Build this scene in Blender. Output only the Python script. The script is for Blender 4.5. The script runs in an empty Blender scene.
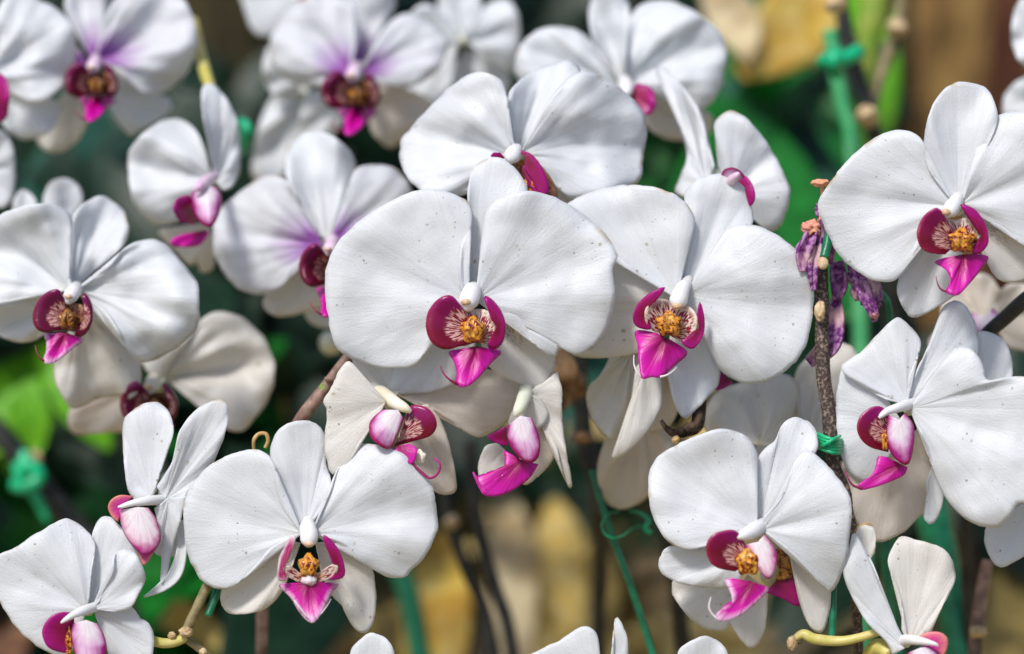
import bpy, math, random
from mathutils import Vector, Matrix, noise

# ---------------------------------------------------------------- camera, sky, sun, exposure
SC = bpy.context.scene
COL = SC.collection
PITCH = math.radians(18)
FOCUS = 1.0
AIM = Vector((0, 0, 0.85))
CAMPOS = AIM + Vector((0, -math.cos(PITCH), math.sin(PITCH))) * FOCUS
cd = bpy.data.cameras.new('camera')
cam = bpy.data.objects.new('camera', cd)
COL.objects.link(cam)
cam.location = CAMPOS
cam.rotation_euler = (math.radians(90) - PITCH, 0, 0)
cd.sensor_width = 36; cd.lens = 100
cd.clip_start = 0.05; cd.clip_end = 200
cd.dof.use_dof = True
cd.dof.focus_distance = 0.998
cd.dof.aperture_fstop = 3.8
SC.camera = cam

W = bpy.data.worlds.new('World'); SC.world = W; W.use_nodes = True
SUN_EL, SUN_AZ = math.radians(60), math.radians(222)      # azimuth from +Y, clockwise
wn = W.node_tree.nodes; wn.clear()
sky = wn.new('ShaderNodeTexSky'); sky.sky_type = 'NISHITA'; sky.sun_disc = False
sky.sun_elevation = SUN_EL; sky.sun_rotation = SUN_AZ
sky.dust_density = 2.5
bgn = wn.new('ShaderNodeBackground'); bgn.inputs['Strength'].default_value = 0.066
wo = wn.new('ShaderNodeOutputWorld')
W.node_tree.links.new(sky.outputs[0], bgn.inputs[0]); W.node_tree.links.new(bgn.outputs[0], wo.inputs[0])
sl = bpy.data.lights.new('sun', 'SUN'); sl.energy = 1.5; sl.angle = math.radians(10); sl.color = (1, 0.97, 0.93)
so = bpy.data.objects.new('sun', sl); COL.objects.link(so)
sd = Vector((math.sin(SUN_AZ) * math.cos(SUN_EL), math.cos(SUN_AZ) * math.cos(SUN_EL), math.sin(SUN_EL)))
so.rotation_euler = sd.to_track_quat('Z', 'Y').to_euler()
SC.view_settings.view_transform = 'Standard'; SC.view_settings.look = 'None'
SC.view_settings.exposure = 1.14; SC.view_settings.gamma = 1.0

# ---------------------------------------------------------------- helpers
CM = Matrix.Translation(CAMPOS) @ cam.rotation_euler.to_matrix().to_4x4()
K = 1024 * 100 / 36.0
def dm(d):
    """drawn depth (mm) -> metres; the soft blooms and what lies behind them stand further back"""
    if d > 80: return (196 + (d - 80) * .85) / 1000.0
    return (d if d < 22 else 22 + (d - 22) * 3.0) / 1000.0
def P(u, v, d):
    """photo pixel + depth behind the focus plane (mm) -> world point"""
    D = FOCUS + dm(d)
    return CM @ Vector(((u - 512) / K * D, (327 - v) / K * D, -D))

def pts(s):
    return [tuple(float(c) for c in p.split(',')) for p in s.split()]

def new_obj(name, verts, faces, mat, parent=None, uvs=None, thick=0, smooth=True, origin=None):
    me = bpy.data.meshes.new(name)
    o = bpy.data.objects.new(name, me); COL.objects.link(o)
    org = Vector((0, 0, 0))
    if parent is not None:
        o.parent = parent
        r = parent
        while r.parent: r = r.parent
        org = Vector(r['_o'])
    elif origin is not None:
        org = origin; o.location = org; o['_o'] = tuple(org)
    else:
        org = sum((Vector(v) for v in verts), Vector()) / len(verts)
        o.location = org; o['_o'] = tuple(org)
    me.from_pydata([tuple(Vector(v) - org) for v in verts], [], faces)
    if uvs:
        for nm, data in uvs.items():
            l = me.uv_layers.new(name=nm)
            for lp in me.loops: l.data[lp.index].uv = data[lp.vertex_index]
    me.materials.append(mat)
    if smooth:
        for p in me.polygons: p.use_smooth = True
    if thick:
        m = o.modifiers.new('thickness', 'SOLIDIFY'); m.thickness = thick; m.offset = 0; m.use_rim = True
    return o

def tag(o, label=None, cat=None, group=None, kind=None):
    if label: o['label'] = label
    if cat: o['category'] = cat
    if group: o['group'] = group
    if kind: o['kind'] = kind
    return o

def empty(name, loc, label, cat, group=None):
    e = bpy.data.objects.new(name, None); COL.objects.link(e)
    e.location = loc; e['_o'] = tuple(loc); e.empty_display_size = 0.01
    return tag(e, label, cat, group)

def catmull(p, n=10, closed=False):
    out = []
    N = len(p)
    for i in range(N - 1):
        p0 = p[max(i - 1, 0)]; p1 = p[i]; p2 = p[i + 1]; p3 = p[min(i + 2, N - 1)]
        for k in range(n):
            t = k / n
            out.append(tuple(0.5 * ((2 * b) + (-a + c) * t + (2 * a - 5 * b + 4 * c - d) * t * t + (-a + 3 * b - 3 * c + d) * t ** 3)
                             for a, b, c, d in zip(p0, p1, p2, p3)))
    out.append(tuple(p[-1]))
    return out

def resample(p, n):
    L = [0]
    for a, b in zip(p, p[1:]):
        L.append(L[-1] + math.dist(a[:2], b[:2]))
    out = []; j = 0
    for i in range(n):
        s = L[-1] * i / (n - 1)
        while j < len(L) - 2 and L[j + 1] < s: j += 1
        f = (s - L[j]) / max(L[j + 1] - L[j], 1e-9)
        out.append(tuple(a + (b - a) * f for a, b in zip(p[j], p[j + 1])))
    return out

_seed = [0]
def petal(name, parent, base, outline, mat, off=0, ta=0, tq=0, bow=None, cup=None, groove=None, ruf=None,
          curl=None, thick=0.0006, jag=1.15, bowq=0):
    """a thin curved blade whose edge is a spline; ribs fan out from its base. depths in mm"""
    _seed[0] += 1
    rnd = random.Random(_seed[0] * 7 + 3)
    sd_ = rnd.random() * 50
    B = base if isinstance(base, tuple) else pts(base)[0]
    o = pts(outline) if isinstance(outline, str) else outline
    o = catmull(o, 10)
    per = sum(math.dist(a, b) for a, b in zip(o, o[1:]))
    ns = int(max(26, min(96, per / 3.2)))
    o = resample(o, ns)
    # slight natural irregularity of the edge
    oo = []
    for i, (u, v) in enumerate(o):
        n_ = noise.noise(Vector((u * .09 + sd_, v * .09, 0))) * jag + noise.noise(Vector((u * .3 + sd_, v * .3, 5))) * jag * .5
        dx, dy = u - B[0], v - B[1]; r = math.hypot(dx, dy) + 1e-6
        e = min(1, 6 * min(i, ns - 1 - i) / ns)
        oo.append((u + dx / r * n_ * e, v + dy / r * n_ * e))
    o = oo
    cx = sum(p[0] for p in o) / ns - B[0]; cy = sum(p[1] for p in o) / ns - B[1]
    r = math.hypot(cx, cy) + 1e-6; ax, ay = cx / r, cy / r
    L = max(max((p[0] - B[0]) * ax + (p[1] - B[1]) * ay for p in o), 5)
    sc = L / 110.0
    if bow is None: bow = rnd.uniform(1, 4) * sc
    if cup is None: cup = rnd.uniform(-1.5, 3.0) * sc
    if groove is None: groove = rnd.uniform(1.2, 2.2) * sc
    if ruf is None: ruf = rnd.uniform(1.5, 2.6) * sc
    if curl is None: curl = 0.8 * sc
    nt = int(max(10, min(26, L / 4)))
    ph = rnd.uniform(0, 6.28); fr = rnd.uniform(2.0, 3.4)
    verts = []; fan = []; flat = []
    def depth(u, v, s, t):
        du, dv = u - B[0], v - B[1]
        a = (du * ax + dv * ay) / L; q = (du * -ay + dv * ax) / L
        z = off + ta * a + tq * q + bow * a * a + cup * 4 * q * q + bowq * q * abs(q) * 4
        z += groove * math.exp(-(q / (0.05 + 0.16 * max(a, 0))) ** 2) * math.sin(min(max(a, 0), 1) * math.pi) ** .7
        z += ruf * t ** 2.5 * math.sin(fr * 6.28 * s + ph) * (.6 + .4 * math.sin(5.1 * s + ph * 2))
        z += ruf * 1.1 * t * noise.noise(Vector((u * .022 + sd_, v * .022, sd_)))
        z += ruf * .16 * min(1, t * 2) * noise.noise(Vector((u * .06 + sd_, v * .06, sd_ + 9)))
        z += ruf * .5 * t ** 5 * noise.noise(Vector((s * 15, sd_, 3)))
        # radiating soft pleats
        z += groove * .8 * noise.noise(Vector((s * 6.5, sd_, t * .8))) * math.sin(min(1, t) * math.pi) ** .8 * (1 - .5 * t)
        z += groove * .22 * noise.noise(Vector((s * 17, sd_ + 4, t * 1.5))) * math.sin(min(1, t) * math.pi) ** .8
        z += curl * max(0, (t - .86) / .14) ** 2
        return z
    verts.append(P(B[0], B[1], off)); fan.append((.5, 0)); flat.append((B[0] / 100 + sd_, B[1] / 100))
    for j in range(1, nt + 1):
        t = j / nt
        for i in range(ns):
            s = i / (ns - 1)
            u = B[0] + (o[i][0] - B[0]) * t; v = B[1] + (o[i][1] - B[1]) * t
            verts.append(P(u, v, depth(u, v, s, t)))
            fan.append((s, t)); flat.append((u / 100 + sd_, v / 100))
    faces = []
    for i in range(ns - 1): faces.append((0, 1 + i, 2 + i))
    for j in range(1, nt):
        a = 1 + (j - 1) * ns; b = 1 + j * ns
        for i in range(ns - 1): faces.append((a + i, b + i, b + i + 1, a + i + 1))
    return new_obj(name, verts, faces, mat, parent, {'fan': fan, 'flat': flat}, thick)

def tube_mesh(path, seg=12, n=6, rough=0, world=False):
    """path: (u, v, d, r_px) splined. returns verts, faces, uv"""
    p = catmull(path, n) if len(path) > 2 else path
    C = [Vector(a[:3]) if world else P(*a[:3]) for a in p]
    R = [(a[3] if world else a[3] / K * (FOCUS + dm(a[2]))) for a in p]
    verts = []; faces = []; uv = []
    up = Vector((0.3, 1, .2)).normalized()
    T0 = (C[1] - C[0]).normalized()
    N = (up - T0 * up.dot(T0)).normalized()
    acc = 0
    for i, c in enumerate(C):
        T = (C[min(i + 1, len(C) - 1)] - C[max(i - 1, 0)]).normalized()
        N = (N - T * N.dot(T)).normalized(); Bn = T.cross(N)
        if i: acc += (c - C[i - 1]).length
        for k in range(seg):
            an = k * 2 * math.pi / seg
            rr = R[i]
            if rough: rr *= 1 + rough * noise.noise(Vector((math.cos(an) * 1.3, math.sin(an) * 1.3, acc * 90)) + c * 3)
            verts.append(c + (N * math.cos(an) + Bn * math.sin(an)) * rr)
            uv.append((k / seg, acc * 30))
    for i in range(len(C) - 1):
        for k in range(seg):
            a = i * seg + k; b = i * seg + (k + 1) % seg
            faces.append((a, b, b + seg, a + seg))
    faces.append(tuple(range(seg - 1, -1, -1)))
    faces.append(tuple(range((len(C) - 1) * seg, len(C) * seg)))
    return verts, faces, uv

def tube(name, path, mat, parent=None, seg=12, n=6, rough=0, world=False):
    v, f, uv = tube_mesh(path, seg, n, rough, world)
    return new_obj(name, v, f, mat, parent, {'fan': uv, 'flat': uv})

def tubes(name, paths, mat, parent=None, seg=10, n=6, rough=0):
    V = []; F = []; U = []
    for p in paths:
        v, f, uv = tube_mesh(p, seg, n, rough)
        b = len(V); V += v; U += uv; F += [tuple(i + b for i in q) for q in f]
    return new_obj(name, V, F, mat, parent, {'fan': U, 'flat': U})

def blob(name, c, rx, ry, rz, mat, parent=None, bump=.12, freq=3.0, tilt=0, seed=0, nu=28, nv=18, taper=0):
    """lumpy ellipsoid, centre in pixels/mm; rx, ry px, rz mm"""
    V = []; F = []; U = []
    ct, st = math.cos(tilt), math.sin(tilt)
    for j in range(nv + 1):
        th = math.pi * j / nv
        for i in range(nu):
            ph = 2 * math.pi * i / nu
            n = Vector((math.sin(th) * math.cos(ph), math.cos(th), math.sin(th) * math.sin(ph)))
            r = 1 + bump * noise.noise(n * freq + Vector((seed, seed * 2, 0)))
            k = 1 - taper * n.y
            x, y, z = n.x * rx * r * k, n.y * ry * r, n.z * rz * r * k
            V.append(P(c[0] + x * ct - y * st, c[1] - (x * st + y * ct), c[2] + z))
            U.append((i / nu, j / nv))
    for j in range(nv):
        for i in range(nu):
            a = j * nu + i; b = j * nu + (i + 1) % nu
            F.append((a, a + nu, b + nu, b))
    return new_obj(name, V, F, mat, parent, {'fan': U, 'flat': U})

def ribbon(name, path, mat, parent=None, thick=.0006, fold=.25, n=8, nw=9, twist=0, world=False, wav=0):
    """blade along a path of (u, v, d, half_width_px)"""
    p = catmull(path, n)
    C = [Vector(a[:3]) if world else P(*a[:3]) for a in p]
    R = [(a[3] if world else a[3] / K * (FOCUS + dm(a[2]))) for a in p]
    V = []; F = []; U = []; U2 = []
    view = CM.to_3x3() @ Vector((0, 0, 1))
    acc = 0; sd_ = random.random() * 40
    for i, c in enumerate(C):
        T = (C[min(i + 1, len(C) - 1)] - C[max(i - 1, 0)]).normalized()
        S = T.cross(view).normalized(); Nn = S.cross(T).normalized()
        an = twist * i / len(C)
        S2 = S * math.cos(an) + Nn * math.sin(an); N2 = Nn * math.cos(an) - S * math.sin(an)
        if i: acc += (c - C[i - 1]).length
        for k in range(nw):
            x = k / (nw - 1) * 2 - 1
            h = abs(x) ** 1.3 * fold + wav * noise.noise(Vector((acc * 30, x * 1.5, sd_)))
            V.append(c + S2 * x * R[i] + N2 * h * R[i])
            U.append((k / (nw - 1), i / (len(C) - 1))); U2.append((x * R[i] * 30 + sd_, acc * 30))
    for i in range(len(C) - 1):
        for k in range(nw - 1):
            a = i * nw + k
            F.append((a, a + 1, a + nw + 1, a + nw))
    return new_obj(name, V, F, mat, parent, {'fan': U, 'flat': U2}, thick)

def callus(c, rx, ry, rz, mat, lp, seed=0):
    """a shield with two side teeth and a notched foot, one mesh"""
    V = []; F = []; U = []
    nu, nv = 40, 22
    for j in range(nv + 1):
        th = math.pi * j / nv
        for i in range(nu):
            ph = 2 * math.pi * i / nu
            n = Vector((math.sin(th) * math.cos(ph), math.cos(th), math.sin(th) * math.sin(ph)))
            an = math.atan2(n.y, n.x)
            star = 1 + .16 * math.cos(5 * (an - math.pi / 2)) * (1 - abs(n.z)) + .10 * noise.noise(n * 2.2 + Vector((seed, 0, 0)))
            z = n.z * (1 - .35 * math.exp(-(n.x / .16) ** 2)) + .25 * noise.noise(n * 3 + Vector((0, seed, 0)))
            V.append(P(c[0] + n.x * rx * star, c[1] - n.y * ry * star, c[2] + z * rz)); U.append((i / nu, j / nv))
    for j in range(nv):
        for i in range(nu):
            a = j * nu + i; b = j * nu + (i + 1) % nu
            F.append((a, a + nu, b + nu, b))
    return new_obj('callus', V, F, mat, lp, {'fan': U, 'flat': U})

# ---------------------------------------------------------------- materials
class NT:
    def __init__(self, name):
        self.m = bpy.data.materials.new(name); self.m.use_nodes = True
        self.t = self.m.node_tree; self.t.nodes.clear()
        self.out = self.n('ShaderNodeOutputMaterial')
    def n(self, ty, **kw):
        x = self.t.nodes.new(ty)
        for k, v in kw.items(): setattr(x, k, v)
        return x
    def l(self, a, b): self.t.links.new(a, b)
    def set(self, sock, v):
        if hasattr(v, 'links') or hasattr(v, 'is_linked'): self.l(v, sock)
        else: sock.default_value = v
    def uv(self, name): return self.n('ShaderNodeUVMap', uv_map=name).outputs[0]
    def mapv(self, vec, scale=(1, 1, 1), loc=(0, 0, 0)):
        m = self.n('ShaderNodeMapping'); self.l(vec, m.inputs[0])
        m.inputs['Scale'].default_value = scale; m.inputs['Location'].default_value = loc
        return m.outputs[0]
    def noise(self, vec, scale, detail=3, rough=.5, dist=0, dims='3D'):
        x = self.n('ShaderNodeTexNoise', noise_dimensions=dims); self.l(vec, x.inputs['Vector'])
        x.inputs['Scale'].default_value = scale; x.inputs['Detail'].default_value = detail
        x.inputs['Roughness'].default_value = rough; x.inputs['Distortion'].default_value = dist
        return x.outputs['Fac']
    def ramp(self, fac, stops, interp='LINEAR'):
        r = self.n('ShaderNodeValToRGB'); r.color_ramp.interpolation = interp; self.l(fac, r.inputs[0])
        e = r.color_ramp.elements
        while len(e) < len(stops): e.new(.5)
        for k, (p, c) in zip(e, stops):
            k.position = p; k.color = (c, c, c, 1) if isinstance(c, (int, float)) else (*c, 1)
        return r.outputs[0]
    def mix(self, f, a, b, mode='MIX'):
        x = self.n('ShaderNodeMix', data_type='RGBA', blend_type=mode)
        self.set(x.inputs['Factor'], f)
        for s, v in ((x.inputs['A'], a), (x.inputs['B'], b)):
            self.set(s, (*v, 1) if isinstance(v, tuple) and len(v) == 3 else v)
        return x.outputs['Result']
    def math(self, op, a, b=0):
        x = self.n('ShaderNodeMath', operation=op); self.set(x.inputs[0], a); self.set(x.inputs[1], b)
        return x.outputs[0]
    def sep(self, vec):
        s = self.n('ShaderNodeSeparateXYZ'); self.l(vec, s.inputs[0]); return s.outputs
    def bump(self, h, strength=.3, dist=.001, normal=None):
        b = self.n('ShaderNodeBump'); b.inputs['Strength'].default_value = strength
        b.inputs['Distance'].default_value = dist; self.l(h, b.inputs['Height'])
        if normal: self.l(normal, b.inputs['Normal'])
        return b.outputs[0]
    def finish(self, col, rough=.5, spec=.4, normal=None, transl=0, sheen=0, coat=0):
        b = self.n('ShaderNodeBsdfPrincipled')
        self.set(b.inputs['Base Color'], (*col, 1) if isinstance(col, tuple) else col)
        self.set(b.inputs['Roughness'], rough)
        b.inputs['Specular IOR Level'].default_value = spec
        b.inputs['Sheen Weight'].default_value = sheen; b.inputs['Coat Weight'].default_value = coat
        if normal: self.l(normal, b.inputs['Normal'])
        o = b.outputs[0]
        if transl:
            t = self.n('ShaderNodeBsdfTranslucent')
            self.set(t.inputs[0], (*col, 1) if isinstance(col, tuple) else col)
            if normal: self.l(normal, t.inputs['Normal'])
            mx = self.n('ShaderNodeMixShader'); mx.inputs[0].default_value = transl
            self.l(o, mx.inputs[1]); self.l(t.outputs[0], mx.inputs[2]); o = mx.outputs[0]
        self.l(o, self.out.inputs[0])
        return self.m

def petal_mat(name, col, col2, spots=.88, blush=None, speckle=False, basecol=(.80, .82, .74), transl=.36):
    m = NT(name)
    fan, flat = m.uv('fan'), m.uv('flat')
    s, t, _ = m.sep(fan)
    c = m.mix(m.ramp(m.noise(flat, 2.2, 4, .6), [(.35, 0), (.7, 1)]), col, col2)
    vein = m.noise(m.mapv(fan, (46, 1.6, 1)), 1.0, 4, .6)
    c = m.mix(m.ramp(vein, [(.32, .20), (.5, 0)]), c, tuple(x * .82 for x in col2))
    c = m.mix(m.ramp(t, [(0, .55), (.16, 0)]), c, basecol)
    if blush:
        pat = m.math('ADD', t, m.math('MULTIPLY', m.math('SUBTRACT', m.noise(m.mapv(fan, (14, 2, 1)), 1.0, 2), .5), .34))
        c = m.mix(m.ramp(pat, [(.16, .95), (.30, .5), (.52, 0)]), c, blush)
    if speckle:
        dots = m.noise(m.mapv(fan, (60, 16, 1)), 1.0, 2)
        w = m.ramp(t, [(.16, 0), (.24, 1), (.40, .9), (.60, 0)])
        w2 = m.ramp(s, [(.35, 0), (.55, 1)])
        c = m.mix(m.math('MULTIPLY', m.math('MULTIPLY', w, w2), m.ramp(dots, [(.50, 0), (.58, .8)])), c, (.22, .03, .05))
    # brown and grey specks of age, some petals more than others
    big = m.ramp(m.noise(flat, 1.7, 2), [(.48, 0), (.60, 1)])
    nz = m.n('ShaderNodeTexNoise'); m.l(flat, nz.inputs['Vector']); nz.inputs['Scale'].default_value = 45
    vm = m.n('ShaderNodeVectorMath', operation='MULTIPLY_ADD'); m.l(nz.outputs['Color'], vm.inputs[0]); vm.inputs[1].default_value = (.022, .022, 0); m.l(flat, vm.inputs[2]); flatd = vm.outputs[0]
    for sc_, thr, r0, colr in ((11, spots, .11, (.20, .17, .10)), (17, spots, .10, (.30, .30, .28)), (6, spots + .04, .10, (.34, .27, .08))):
        vo = m.n('ShaderNodeTexVoronoi', voronoi_dimensions='2D', feature='F1')
        m.l(flatd, vo.inputs['Vector']); vo.inputs['Scale'].default_value = sc_
        rr, gg, _b = m.sep(vo.outputs['Color'])
        on = m.ramp(rr, [(thr, 0), (thr + .005, 1)], 'LINEAR')
        rad = m.math('MULTIPLY', gg, r0)
        rad = m.math('ADD', rad, r0 * .35)
        f = m.math('MULTIPLY', m.math('LESS_THAN', vo.outputs['Distance'], rad), on)
        f = m.math('MULTIPLY', m.math('MULTIPLY', f, .62), m.math('ADD', big, .02))
        c = m.mix(f, c, colr)
    sm = m.math('MULTIPLY', m.ramp(m.noise(flat, 7, 5, .7), [(.66, 0), (.74, .5)]), m.ramp(t, [(.6, 0), (.85, 1)]))
    c = m.mix(sm, c, (.46, .40, .22))
    fine = m.noise(flat, 55, 3, .6)
    med = m.noise(flat, 11, 4, .6)
    v2 = m.noise(m.mapv(fan, (120, 3.0, 1)), 1.0, 3, .6)
    c = m.mix(m.ramp(v2, [(.36, .22), (.5, 0)]), c, tuple(x * .84 for x in col2))
    edge_n = m.math('MULTIPLY', m.ramp(t, [(.955, 0), (1, 1)]), m.ramp(m.noise(flat, 3.1, 3), [(.58, 0), (.66, .7)]))
    c = m.mix(edge_n, c, (.50, .38, .20))
    n1 = m.bump(m.math('ADD', vein, m.math('MULTIPLY', v2, .6)), .30, .0006)
    n2 = m.bump(med, .16, .0007, n1)
    n3 = m.bump(fine, .7, .00028, n2)
    return m.finish(c, .40, .42, n3, transl)

M = {}
M['white'] = petal_mat('white_petal', (.82, .84, .86), (.78, .80, .83), spots=.93)
M['spotted'] = petal_mat('spotted_white_petal', (.82, .84, .86), (.78, .80, .83), spots=.86)
M['clean'] = petal_mat('clean_white_petal', (.82, .845, .865), (.79, .815, .84), spots=.985)
M['cream'] = petal_mat('cream_shaded_petal', (.85, .79, .72), (.81, .74, .66), spots=.95, basecol=(.76, .73, .46), transl=.5)  # creamier reverse, with the warm tone of shaded petals put into the colour
M['ivory'] = petal_mat('ivory_shaded_petal', (.84, .82, .78), (.80, .77, .72), spots=.86, basecol=(.78, .74, .42))  # paler cream, warm shaded tone likewise put into the colour
M['blush'] = petal_mat('blushed_white_petal', (.80, .82, .84), (.74, .75, .80), spots=.985, blush=(.34, .06, .46))
M['speckled'] = petal_mat('speckled_sepal', (.81, .79, .76), (.77, .73, .68), spots=.95, speckle=True, basecol=(.75, .70, .5))

def side_mat(name, k):
    m = NT(name)
    fan, flat = m.uv('fan'), m.uv('flat'); s, t, _ = m.sep(fan)
    crim = m.mix(m.ramp(t, [(.55, 0), (1, 1)]), (.13, .0, .012), (.22, .001, .03))
    top = m.ramp(m.math('ADD', s, m.math('MULTIPLY', m.noise(flat, 4, 2), .3)), [(.30, 1), (.72, 0)])
    crim = m.mix(top, crim, (.27, .0, .14))
    crim = m.mix(k, crim, (.07, .0, .03))
    lines = m.noise(m.mapv(fan, (42, 5.5, 1)), 1.0, 1, .4, .5)
    pale = m.mix(m.ramp(lines, [(.47, 0), (.52, 1)]), (.72, .44, .40), (.22, .004, .03))
    edge = m.math('ADD', t, m.math('MULTIPLY', m.math('SUBTRACT', m.noise(m.mapv(fan, (10, 6, 1)), 1.0, 2), .5), .25))
    c = m.mix(m.ramp(edge, [(.56, 0), (.66, 1)]), pale, crim)
    rim = m.ramp(t, [(.95, 0), (1, .5)])
    c = m.mix(rim, c, (.42, .05, .10))
    return m.finish(c, .30, .45, m.bump(m.noise(m.mapv(fan, (40, 3, 1)), 1.0, 3), .25, .0006), .12)
def throat_mat(name, a, b):
    m = NT(name)
    fan, flat = m.uv('fan'), m.uv('flat'); s, t, _ = m.sep(fan)
    lines = m.noise(m.mapv(fan, (44, 5, 1)), 1.0, 1, .4, .5)
    c = m.mix(m.ramp(t, [(.30, 1), (.62, 0)]), a, (.70, .30, .05))
    c = m.mix(m.ramp(lines, [(.49, 0), (.54, 1)]), c, b)
    c = m.mix(m.ramp(t, [(.80, 0), (.98, .8)]), c, a)
    return m.finish(c, .4, .4, m.bump(lines, .2, .0005), .2)
def pale_mat(name, c0, c1, c2, p0=.35, p1=.95, rim=None):
    m = NT(name)
    fan, flat = m.uv('fan'), m.uv('flat'); s, t, _ = m.sep(fan)
    tt = m.math('ADD', t, m.math('MULTIPLY', m.math('SUBTRACT', m.noise(flat, 5, 2), .5), .7))
    c = m.ramp(tt, [(p0, c0), ((p0 + p1) / 2, c1), (p1, c2)])
    vein = m.noise(m.mapv(fan, (34, 2, 1)), 1.0, 3)
    c = m.mix(m.ramp(vein, [(.38, .22), (.54, 0)]), c, c2)
    if rim: c = m.mix(m.ramp(t, [(.90, 0), (.97, .9)]), c, rim)
    return m.finish(c, .38, .4, m.bump(vein, .3, .0006), .2)
def mid_mat(name, tip):
    m = NT(name)
    fan, flat = m.uv('fan'), m.uv('flat'); s, t, _ = m.sep(fan)
    c = m.ramp(t, [(0, (.20, .0, .03)), (.35, (.38, .0, .15)), (.75, (.60, .002, .34)), (1, tip)])
    vein = m.noise(m.mapv(fan, (40, 1.2, 1)), 1.0, 3)
    c = m.mix(m.ramp(vein, [(.40, .5), (.52, 0)]), c, (.28, 0, .10))
    return m.finish(c, .36, .42, m.bump(vein, .4, .0006), .12)
M['side'] = side_mat('striped_crimson_lobe', 0.0); M['side_dark'] = side_mat('maroon_lobe', .55); M['throat'] = throat_mat('pale_striped_throat', (.80, .68, .58), (.30, .01, .05)); M['throat_dark'] = throat_mat('brown_throat', (.34, .16, .07), (.10, .01, .02))
M['magenta'] = pale_mat('magenta_lobe', (.20, .001, .025), (.30, .001, .08), (.38, .002, .19), .2, .9)
M['pale'] = pale_mat('pale_lilac_lobe', (.84, .78, .82), (.74, .46, .68), (.36, .008, .20), .40, .95, rim=(.40, .01, .10))
M['palelobe'] = pale_mat('crimson_based_lobe', (.42, .003, .10), (.45, .01, .16), (.80, .66, .72), .3, 1.0)
M['palewhite'] = pale_mat('pale_pink_lobe', (.84, .80, .82), (.80, .62, .70), (.45, .03, .22), .45, 1.0)
M['mid'] = mid_mat('magenta_lip', (.62, .02, .38))
M['midpale'] = mid_mat('pale_tipped_magenta_lip', (.80, .55, .74))
M['hot'] = pale_mat('hot_pink_lobe', (.62, .02, .40), (.70, .06, .30), (.78, .30, .22), .3, 1.0)
def callus_mat(name, a, b, c3):
    m = NT(name)
    g = m.n('ShaderNodeTexCoord').outputs['Object']
    c = m.mix(m.ramp(m.noise(g, 800, 2, .5, .6), [(.49, 0), (.53, 1)]), a, b)
    c = m.mix(m.ramp(m.noise(g, 260, 2), [(.5, 0), (.7, .7)]), c, c3)
    return m.finish(c, .28, .5, m.bump(m.noise(g, 500, 2), .3, .0008), .05)
M['callus'] = callus_mat('golden_callus', (.66, .27, .02), (.16, .015, .006), (.74, .40, .07))
M['callus_dark'] = callus_mat('dark_golden_callus', (.34, .14, .015), (.07, .012, .008), (.48, .26, .06))
def column_mat(name, a, b):
    m = NT(name)
    g = m.n('ShaderNodeTexCoord').outputs['Object']
    c = m.mix(m.ramp(m.noise(g, 120, 2), [(.4, 0), (.7, 1)]), a, b)
    return m.finish(c, .35, .45, m.bump(m.noise(g, 500, 3), .25, .0005), .15)
M['column'] = column_mat('white_column', (.82, .83, .84), (.82, .79, .79))
M['yellowcol'] = column_mat('pale_yellow_column', (.80, .74, .54), (.83, .80, .72))
M['lilaccol'] = column_mat('lilac_column', (.72, .45, .66), (.82, .70, .78))
M['cap'] = column_mat('anther_cap', (.72, .48, .30), (.80, .62, .50))

def plain(name, a, b, scale=80, rough=.6, spec=.3, bumpd=.001, contrast=(.4, .6), transl=0, c3=None):
    m = NT(name)
    g = m.n('ShaderNodeTexCoord').outputs['Object']
    n_ = m.noise(g, scale, 4, .6)
    c = m.mix(m.ramp(n_, [(contrast[0], 0), (contrast[1], 1)]), a, b)
    if c3:
        c = m.mix(m.ramp(m.noise(g, scale * .23, 3), [(.5, 0), (.62, 1)]), c, c3)
    return m.finish(c, rough, spec, m.bump(n_, .6, bumpd), transl)
M['stem_brown'] = plain('speckled_brown_stem', (.05, .035, .03), (.26, .19, .15), 900, .6, .3, .0006, (.50, .62))
M['stem_pink'] = plain('pinkish_brown_stem', (.20, .11, .09), (.34, .22, .17), 240, .5, .35, .0006, c3=(.11, .07, .05))
M['stem_olive'] = plain('olive_brown_stem', (.16, .13, .06), (.27, .22, .11), 260, .55, .35, .0006)
M['stem_dark'] = plain('dark_stem', (.012, .014, .014), (.035, .034, .03), 120, .5, .35, .001)
M['stem_dead'] = plain('dead_dark_brown_stem', (.022, .014, .010), (.11, .07, .045), 300, .8, .2, .0012)
M['stem_green'] = plain('fresh_green_stem', (.16, .30, .03), (.30, .36, .06), 120, .4, .4, .0005)
M['stem_yellow'] = plain('yellow_green_stem', (.46, .42, .08), (.58, .50, .18), 160, .4, .4, .0005)
M['node'] = plain('pale_cut_node', (.62, .48, .30), (.40, .27, .13), 300, .7, .2, .0008)
M['stake'] = plain('green_coated_stake', (.005, .12, .055), (.01, .19, .09), 200, .3, .5, .0004)
M['stake_pale'] = plain('pale_green_stake', (.04, .34, .12), (.10, .42, .18), 100, .4, .5, .0004)
M['tie'] = plain('green_twist_tie', (.0, .30, .12), (.005, .46, .20), 160, .32, .5, .0004)
M['dry'] = plain('dry_tan_sheath', (.42, .27, .15), (.22, .11, .05), 140, .7, .2, .001, c3=(.05, .03, .02))

M['peach'] = plain('withered_peach_petal', (.72, .34, .18), (.62, .24, .20), 200, .5, .3, .0008)
M['tan'] = plain('dry_tan_tendril', (.55, .38, .16), (.36, .22, .08), 200, .6, .3, .0006)
M['greenish'] = plain('greenish_white_pedicel', (.72, .74, .58), (.80, .80, .72), 120, .45, .35, .0004, transl=.15)

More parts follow.
